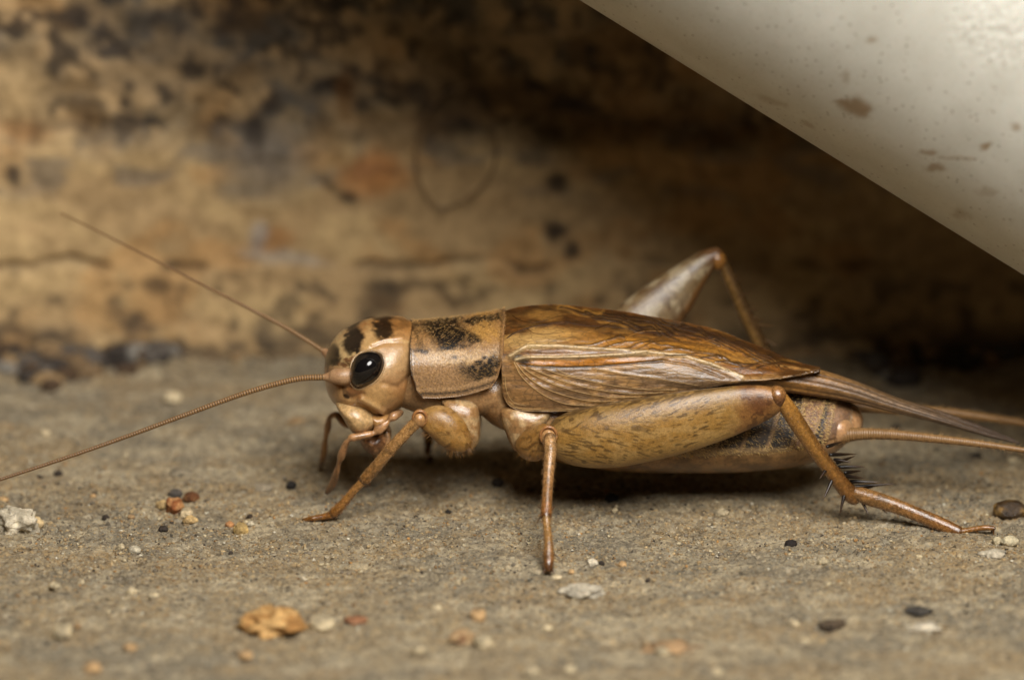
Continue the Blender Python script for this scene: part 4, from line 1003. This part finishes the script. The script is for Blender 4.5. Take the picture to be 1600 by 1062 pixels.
mesh("knee", V, F, M_leg, leg, mixc(np.tile(lin((176, 124, 74)), (len(V), 1)), lin((104, 62, 32)), sm(612, 630, v_ + 14 * (fbm(u / 6, v_ / 6, octv=3, seed=7) - .5))))
trows = [R(1216, 614, -3.45, 9, .25), R(1230, 636, -3.4, 12.5, .3), R(1252, 670, -3.2, 13, .3), R(1278, 708, -2.9, 12, .3), R(1306, 744, -2.6, 12.5, .3), R(1326, 768, -2.4, 14, .33), R(1336, 777, -2.35, 13, .3)]
V, F, S, A = tube(trows, 90, 30)
C = mixc(np.tile(lin((186, 132, 62)), (len(V), 1)), lin((128, 82, 38)), sm(.3, 1, S) * .8)
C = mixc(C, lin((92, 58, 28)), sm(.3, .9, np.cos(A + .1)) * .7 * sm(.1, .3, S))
C = C * (.8 + .4 * fbm(S * 24, A * 1.5, octv=3, seed=195))[:, None]
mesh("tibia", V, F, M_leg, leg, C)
axfuzz(V, F, trows, 260, .06, .15, .006, (140, 100, 54), leg, 9)
SP = [((1291, 733), (1281, 747), -2.9, -3.3), ((1300, 750), (1287, 779), -2.8, -3.3), ((1320, 770), (1312, 803), -2.6, -3.0), ((1346, 780), (1357, 804), -2.4, -2.9), ((1362, 781), (1387, 802), -2.4, -2.8),
      ((1294, 697), (1317, 689), -2.8, -2.3), ((1300, 710), (1339, 709), -2.7, -2.2), ((1306, 718), (1330, 722), -2.7, -2.9), ((1314, 729), (1352, 729), -2.6, -2.5), ((1322, 738), (1346, 735), -2.6, -2.2), ((1324, 744), (1352, 747), -2.6, -2.9),
      ((1332, 752), (1376, 753), -2.5, -2.6), ((1338, 760), (1401, 755), -2.4, -2.2), ((1340, 765), (1372, 758), -2.4, -1.8), ((1310, 722), (1336, 712), -2.5, -1.9)]
spines("spine", SP, leg, .075, (22, 15, 11))
rows = [R(1334, 768, -2.4, 10, .26), R(1352, 775, -2.55, 12.5, .28), R(1390, 787, -2.9, 12, .26), R(1430, 802, -3.2, 11, .24), R(1470, 819, -3.5, 11.5, .26), R(1498, 831, -3.7, 9.5, .22)]
o, V, F = seglegs("tarsus", rows, 70, 22, M_leg, leg, (166, 122, 74), (150, 100, 50), 196)
axfuzz(V, F, rows, 420, .06, .14, .006, (170, 120, 64), leg, 10)
rows = [R(1492, 832, -3.7, 6.5, .15), R(1508, 829, -3.75, 5, .12), R(1522, 826, -3.8, 4, .1), R(1540, 824, -3.85, 4.4, .11), R(1553, 825, -3.85, 3.4, .09)]
o, V, F = seglegs("tarsus", rows, 40, 14, M_leg, leg, (170, 118, 60), (158, 106, 52), 197)
spines("claw", [((1552, 823), (1553, 843), -3.85, -3.9), ((1550, 824), (1549, 838), -3.7, -3.5)], leg, .035, (110, 66, 28))

# far hind leg: knee raised behind the back
leg = empty("hind_leg", parent=cricket)
fr = [R(872, 640, 2.6, 22, .4), R(900, 612, 2.9, 42, .75), R(950, 565, 3.4, 50, .85), R(1000, 513, 3.9, 50, .8), R(1045, 467, 4.35, 40, .65), R(1080, 430, 4.7, 27, .5), R(1104, 407, 4.95, 18, .4), R(1120, 398, 5.05, 13, .33)]
V, F, S, A = tube(fr, 160, 70)
f = fbm(S * 16, A * 2.2, octv=3, seed=200)
C = mixc(np.tile(lin((150, 124, 92)), (len(V), 1)), lin((190, 170, 142)), sm(.4, .6, f))
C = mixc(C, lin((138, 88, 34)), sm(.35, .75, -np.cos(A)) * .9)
C = mixc(C, lin((96, 62, 30)), sm(.5, .68, fbm(S * 30, A * 3, octv=3, seed=201)) * .6)
C = mixc(C, lin((128, 80, 38)), sm(.9, .98, S) * .8)
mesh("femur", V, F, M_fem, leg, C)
V, F = inflate([(1108, 395), (1118, 389), (1130, 394), (1135, 406), (1130, 418), (1118, 422), (1110, 412)], 5.05, .42, 36, 10)
mesh("knee", V, F, M_leg, leg, np.tile(lin((172, 118, 58)), (len(V), 1)))
tr = [R(1126, 404, 5.1, 9, .24), R(1140, 434, 5.2, 11, .26), R(1160, 480, 5.35, 11.5, .27), R(1184, 530, 5.5, 12, .28), R(1208, 582, 5.7, 12, .28), R(1230, 628, 5.9, 12, .3)]
V, F, S, A = tube(tr, 70, 24)
C = mixc(np.tile(lin((158, 120, 72)), (len(V), 1)), lin((66, 42, 24)), sm(-.1, .5, np.cos(A)) * .8)  # one flank darkened: shading painted into the tibia colour
C = C * (.75 + .5 * fbm(S * 24, A, octv=3, seed=202))[:, None]
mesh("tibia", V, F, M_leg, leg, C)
spines("spine", [((1150, 440), (1158, 432), 5.1, 4.8), ((1160, 462), (1172, 456), 5.2, 4.9), ((1170, 486), (1186, 482), 5.3, 5.0), ((1184, 508), (1212, 509), 5.4, 5.0), ((1192, 530), (1214, 540), 5.5, 5.2), ((1178, 496), (1196, 502), 5.3, 5.6), ((1165, 472), (1180, 478), 5.3, 5.7)], leg, .06, (110, 82, 52))
g = P(1292, 703, Z=.2)
rows = [R(1230, 628, 5.9, 10, .25), R(1250, 655, 6.0, 10, .24), R(1275, 686, 6.2, 9, .2), [g[0], g[1], .2, .16, .15]]
seglegs("tarsus", rows, 30, 16, M_leg, leg, (160, 110, 56), (140, 90, 40), 203)

# ------------------------------------------------------------------ loose grains, pebbles and crumbs on the ground
ico = None
def icosphere(n):
    import bmesh
    bm = bmesh.new(); bmesh.ops.create_icosphere(bm, subdivisions=n, radius=1.0)
    V = np.array([v.co[:] for v in bm.verts]); F = np.array([[q.index for q in f.verts] for f in bm.faces]); bm.free(); return V, F
IV, IF = icosphere(4)
def gh(p): return float(gheight(np.array([p[0]]), np.array([p[1]]))[0])
def pebble(name, px, py, wpx, hpx, c, label, cat, group=None, rough=.28, c2=None, seed=0, mat=None, freq=1.6, depth=None, shape=1.0):
    """py is the grain's middle in the photo; it sits on the ground"""
    hy = hpx / PPM / 2 / .95
    p = P(px, py + hpx * .32, Z=.02)
    c = tuple(np.array(c) * .72 + np.array((178, 158, 124)) * .4) if max(c) > 100 else c
    V = IV.copy(); r = 1 + rough * 2.6 * (fbm(V[:, 0] * freq + seed * 3.7, V[:, 1] * freq + seed, V[:, 2] * freq + 5, octv=3, seed=seed) - .5)
    V = V * r[:, None]
    V = np.sign(V) * np.abs(V) ** shape
    wx_ = wpx / PPM / 2; dy_ = depth if depth else (wx_ * .7 + hy * .3)
    V = V * np.array([wx_, dy_, hy])
    a_ = seed * 1.3; 
    C = mixc(np.tile(lin(c), (len(V), 1)), lin(c2 if c2 else tuple(np.array(c) * .78)), sm(.42, .6, fbm(V[:, 0] * 3 + seed, V[:, 1] * 3, V[:, 2] * 3, octv=3, seed=seed + 9)))
    o = mesh(name, V, IF, mat or M_rock, None, C)
    z = gh(p)
    o.location = (p[0] * MM, p[1] * MM, (z + hy * .5) * MM)
    tag(o, label, cat, group)
    return o
k = 0
def peb(*a, **kw):
    global k; k += 1
    return pebble(*a, seed=k, **kw)
peb("lime_lump", 24, 812, 62, 44, (226, 218, 200), "white crumbly lime lump, the largest white grain", "lump", c2=(188, 176, 152), rough=.5, freq=2.6)
peb("sand_grain", 55, 815, 24, 20, (206, 178, 130), "tan grain touching the white crumbly lump", "grain")
peb("sand_grain", 273, 787, 28, 27, (178, 116, 62), "round orange-brown grain in front of a dark grain in a cluster", "grain", c2=(146, 84, 40))
peb("sand_grain", 298, 772, 24, 18, (150, 96, 48), "darker brown grain behind the round orange-brown one", "grain", c2=(110, 68, 36))
peb("sand_grain", 274, 769, 24, 15, (92, 84, 76), "dark grey grain behind the round orange-brown grain", "grain")
peb("sand_grain", 291, 798, 20, 17, (222, 200, 160), "cream grain beside the round orange-brown grain", "grain")
peb("sand_grain", 254, 786, 20, 16, (206, 170, 108), "yellowish grain at the side of the orange-brown cluster", "grain")
peb("sand_grain", 297, 806, 22, 14, (206, 168, 106), "small yellow crumb below the cream cluster grain", "grain")
peb("sand_grain", 376, 818, 21, 21, (222, 182, 104), "blocky yellow grain between a brown and a white grain", "grain", shape=.8)
peb("sand_grain", 359, 811, 15, 11, (168, 104, 54), "small rust-brown grain beside the blocky yellow grain", "grain")
peb("sand_grain", 392, 813, 12, 9, (226, 216, 192), "tiny white grain beside the blocky yellow grain", "grain")
peb("sand_grain", 391, 801, 10, 8, (78, 60, 44), "tiny dark grain just behind the blocky yellow grain", "grain")
peb("sand_grain", 455, 757, 16, 13, (48, 42, 38), "round black grain alone near the foreleg tip", "grain")
peb("stone_flake", 411, 757, 32, 14, (122, 114, 100), "flat grey stone flake beside the round black grain", "flake")
peb("stone_flake", 283, 735, 34, 12, (130, 122, 106), "flat grey stone flake behind the orange-brown cluster", "flake")
DK = "tiny dark grain lying loose on the concrete"; GD = "tiny dark grains scattered over the ground"
PL = "tiny pale grain lying loose on the concrete"; GP = "tiny pale grains scattered over the ground"
OR = "tiny orange grain lying loose on the concrete"; GO = "tiny orange grains scattered over the ground"
for a, lb in [((62, 741, 9, 8), 0), ((91, 737, 14, 11), 0), ((165, 806, 12, 10), 0), ((940, 879, 9, 8), "tiny black grain touching a white grain beside the middle foot"), ((778, 757, 18, 14), "dark grain in the shadow between foreleg and middle leg"), ((255, 823, 16, 9), 0), ((1100, 800, 8, 7), 0), ((700, 800, 9, 7), 0),
              ((1400, 668, 14, 9), "dark grain under the tail feelers, nearer the abdomen"), ((1525, 707, 18, 9), "dark grain under the tail feelers, farther from the abdomen"), ((1012, 905, 8, 6), 0)]:
    peb("sand_grain", *a, (58, 48, 40), lb or DK, "grain", GD)
for a, lb in [((189, 853, 12, 11), "smaller white grain next to the white oval grain"), ((97, 985, 30, 25), "rounded cream grain beside a tiny red-orange one"), ((755, 1006, 32, 26), "cream grain touching the tan-brown crumb"), ((502, 967, 40, 26), "cream grain between the big orange-tan flake and the red-brown flake"),
              ((1034, 1012, 22, 16), "white grain beside the long rust-tan crumb"), ((1240, 972, 18, 13), "white grain beside the dark brown flake"), ((1258, 998, 13, 12), "small white grain in front of the dark brown flake"), ((270, 617, 30, 20), "blurred white grain between the two antennae"),
              ((70, 677, 18, 12), "pale grain behind the end of the low antenna"), ((718, 793, 13, 11), "small round cream grain between foreleg and middle leg"), ((1127, 800, 24, 11), "flat pale grain on the ground below the abdomen"), ((1585, 715, 26, 14), "pale flattened grain beneath the tail feelers"),
              ((196, 710, 14, 10), 0), ((127, 907, 12, 10), 0), ((86, 912, 16, 12), 0), ((588, 848, 8, 7), 0), ((682, 953, 16, 11), 0), ((855, 982, 16, 12), 0), ((1285, 883, 16, 11), 0), ((1293, 914, 14, 10), 0), ((1436, 872, 11, 9), 0), ((655, 1018, 20, 16), 0), ((830, 1052, 24, 18), 0), ((890, 1046, 22, 16), 0),
              ((960, 800, 10, 8), 0), ((240, 925, 16, 10), 0), ((205, 918, 18, 12), 0), ((1220, 1008, 14, 10), 0), ((1120, 1048, 18, 14), 0), ((870, 902, 16, 7), "pale flat grain at the tip of the middle foot")]:
    peb("sand_grain", *a, (206, 190, 156), lb or PL, "grain", GP)
for a, lb in [((203, 1004, 22, 18), "orange grain near the rounded cream grain"), ((463, 656, 26, 14), "blurred orange grain in front of the cricket's face"), ((205, 803, 11, 8), 0), ((972, 880, 15, 11), "orange-brown grain beside the white and black pair"), ((948, 770, 10, 9), "tiny ochre grain beside the black grain under the femur"),
              ((747, 963, 25, 22), "brown-orange grain behind the tan-brown crumb"), ((145, 1037, 26, 20), 0), ((121, 978, 12, 9), "tiny red-orange grain beside the rounded cream grain"), ((383, 1022, 22, 14), "orange grain in front of the big orange-tan flake"), ((5, 775, 18, 10), "ochre grain behind the white crumbly lump"), ((145, 769, 10, 8), 0), ((102, 722, 9, 7), 0), ((893, 894, 10, 7), 0)]:
    peb("sand_grain", *a, (190, 148, 98), lb or OR, "grain", GO)
peb("sand_grain", 210, 853, 20, 14, (230, 222, 200), "white oval grain next to a smaller white one", "grain", rough=.12)
peb("stone_flake", 430, 964, 92, 36, (214, 162, 92), "large orange-tan flake of stone, the biggest loose piece", "flake", c2=(176, 128, 70), rough=.55, freq=2.2)
peb("stone_flake", 556, 966, 34, 12, (124, 68, 40), "small red-brown flake beside a cream grain", "flake")
peb("stone_flake", 720, 997, 42, 24, (166, 132, 92), "tan-brown crumb touching a cream grain", "crumb", rough=.45, c2=(120, 80, 50))
peb("stone_flake", 910, 920, 58, 18, (206, 200, 186), "pale whitish stone chip bedded in the concrete", "chip", rough=.4)
peb("sand_grain", 926, 877, 17, 13, (230, 222, 204), "white grain between a black and an orange grain", "grain")
peb("sand_grain", 956, 779, 22, 15, (26, 22, 20), "black grain in the shadow beneath the hind femur", "grain")
peb("sand_grain", 1236, 847, 18, 12, (40, 32, 28), "black grain alone on bare concrete below the hind spines", "grain")
peb("seed_pellet", 1578, 793, 56, 32, (56, 40, 22), "dark brown glossy pellet lying beyond the hind foot", "pellet", mat=M_pellet, c2=(112, 84, 36), rough=.12)
peb("sand_grain", 1558, 844, 16, 14, (216, 204, 170), "smaller cream grain touching the hind claw", "grain", rough=.12)
peb("sand_grain", 1578, 846, 27, 17, (222, 212, 180), "larger smooth cream oval grain next to the hind claw", "grain", rough=.1)
peb("stone_flake", 1552, 864, 40, 12, (184, 178, 164), "pale grey flake in front of the cream oval grain", "flake", rough=.4)
peb("bark_flake", 1300, 974, 40, 11, (98, 82, 64), "dark brown flake in front of the black grain", "flake", rough=.75, freq=2.4)
peb("bark_flake", 1436, 958, 38, 9, (94, 88, 80), "thin dark grey sliver above a white streak", "sliver", rough=.7, freq=2.6)
peb("stone_flake", 1440, 977, 44, 9, (216, 208, 192), "thin white sliver in front of a dark grey one", "sliver", rough=.8, freq=2.8)
peb("stone_flake", 1050, 1005, 70, 8, (172, 132, 92), "long low rust-tan crumb near a white grain", "crumb", rough=.8, freq=2.6)
# a hair-like fibre stuck to the wall in a loop
rows = [list(P(a_, b_, Y=WALLY - .75)) + [.04, .04] for a_, b_ in [(735, 130), (690, 150), (660, 190), (650, 245), (660, 295), (688, 325), (728, 312), (764, 278), (776, 235), (768, 190)]]
V, F, S, A = tube(np.array(rows), 120, 8)
tag(mesh("fibre", V, F, M_hair, None, lin((104, 82, 58))), "thin dark fibre curled in a loop against the wall", "fibre")

# sand dust: thousands of tiny grains nobody could count
r = np.random.default_rng(77)
n = 30000
gx = r.uniform(-23, 23, n); gy = np.where(r.random(n) < .7, r.normal(-3.5, 5.5, n), r.uniform(-28, 19, n)); gy = np.clip(gy, -28, 19)
keep = fbm(gx / 1.6, gy / 1.6, octv=3, seed=210) + .25 * r.random(n) > .52
gx, gy = gx[keep], gy[keep]; n = len(gx)
dense = 1.0
size = .018 + .05 * r.random(n) ** 5 + .01 * np.abs(r.normal(size=n))
B, BF = icosphere(1); 
B = B * 1.0
nb = len(B)
sc_ = size[:, None] * r.uniform(.65, 1.35, (n, 3)) * np.array([1.1, 1.1, .8])
ang = r.uniform(0, 6.28, n); ca, sa = np.cos(ang), np.sin(ang)
W = B[None] * sc_[:, None] * r.uniform(.72, 1.28, (n, nb, 1))
Wx = W[..., 0] * ca[:, None] - W[..., 1] * sa[:, None]; Wy = W[..., 0] * sa[:, None] + W[..., 1] * ca[:, None]
gz = gheight(gx, gy) + size * .25
V = np.stack([Wx + gx[:, None], Wy + gy[:, None], W[..., 2] + gz[:, None]], -1).reshape(-1, 3)
F = (BF[None] + (np.arange(n) * nb)[:, None, None]).reshape(-1, 3)
pal = np.array([lin(c_) for c_ in [(176, 150, 110), (190, 164, 122), (160, 134, 96), (214, 196, 160), (140, 128, 110), (186, 140, 84), (70, 60, 50), (224, 214, 190), (150, 118, 78)]])
ci = r.choice(len(pal), n, p=[.24, .2, .18, .08, .14, .03, .05, .03, .05])
C = np.repeat(pal[ci] * r.uniform(.8, 1.15, (n, 1)), nb, 0)
o = mesh("sand", V, F, M_rock, None, C)
tag(o, "fine sand dusted over the concrete", "sand", kind="stuff")

# crumbled plaster and dirt lying along the foot of the wall
r = np.random.default_rng(91)
B, BF = icosphere(2); nb = len(B); n = 2600
gx = r.uniform(-34, 34, n); dn = fbm(gx / 4.0 + 2, gx * 0, octv=3, seed=220)
keep = r.random(n) < sm(.35, .62, dn) * np.where(gx < -9, 1.0, .6); gx = gx[keep]; n = len(gx)
size = .1 + .5 * r.random(n) ** 2.6
gy = WALLY - .9 - np.abs(r.normal(0, .75, n)) * (.35 + 1.2 * sm(.45, .65, dn[keep])) + .2 * size
W = B[None] * (size[:, None] * r.uniform(.7, 1.3, (n, 3)) * np.array([1.2, 1, .75]))[:, None]
q_ = W + gx[:, None, None] * 3.3
rad = .7 + .6 * fbm(B[None, :, 0] * 1.7 + gx[:, None] * 5, B[None, :, 1] * 1.7 + gx[:, None], B[None, :, 2] * 1.7 + 3 * np.ones((n, 1)), octv=3, seed=221)
W = W * rad[..., None]
gz = gheight(gx, gy) + size * .25
V = (W + np.stack([gx, gy, gz], -1)[:, None]).reshape(-1, 3)
F = (BF[None] + (np.arange(n) * nb)[:, None, None]).reshape(-1, 3)
pal = np.array([lin(c_) for c_ in [(62, 54, 48), (96, 88, 80), (128, 104, 74), (160, 132, 94), (84, 64, 44), (140, 134, 124)]])
C = np.repeat(pal[r.choice(6, n, p=[.3, .2, .16, .12, .14, .08])], nb, 0)
o = mesh("rubble", V, F, M_rock, None, C)
tag(o, "dark crumbled plaster and dirt along the foot of the wall", "rubble", kind="stuff")
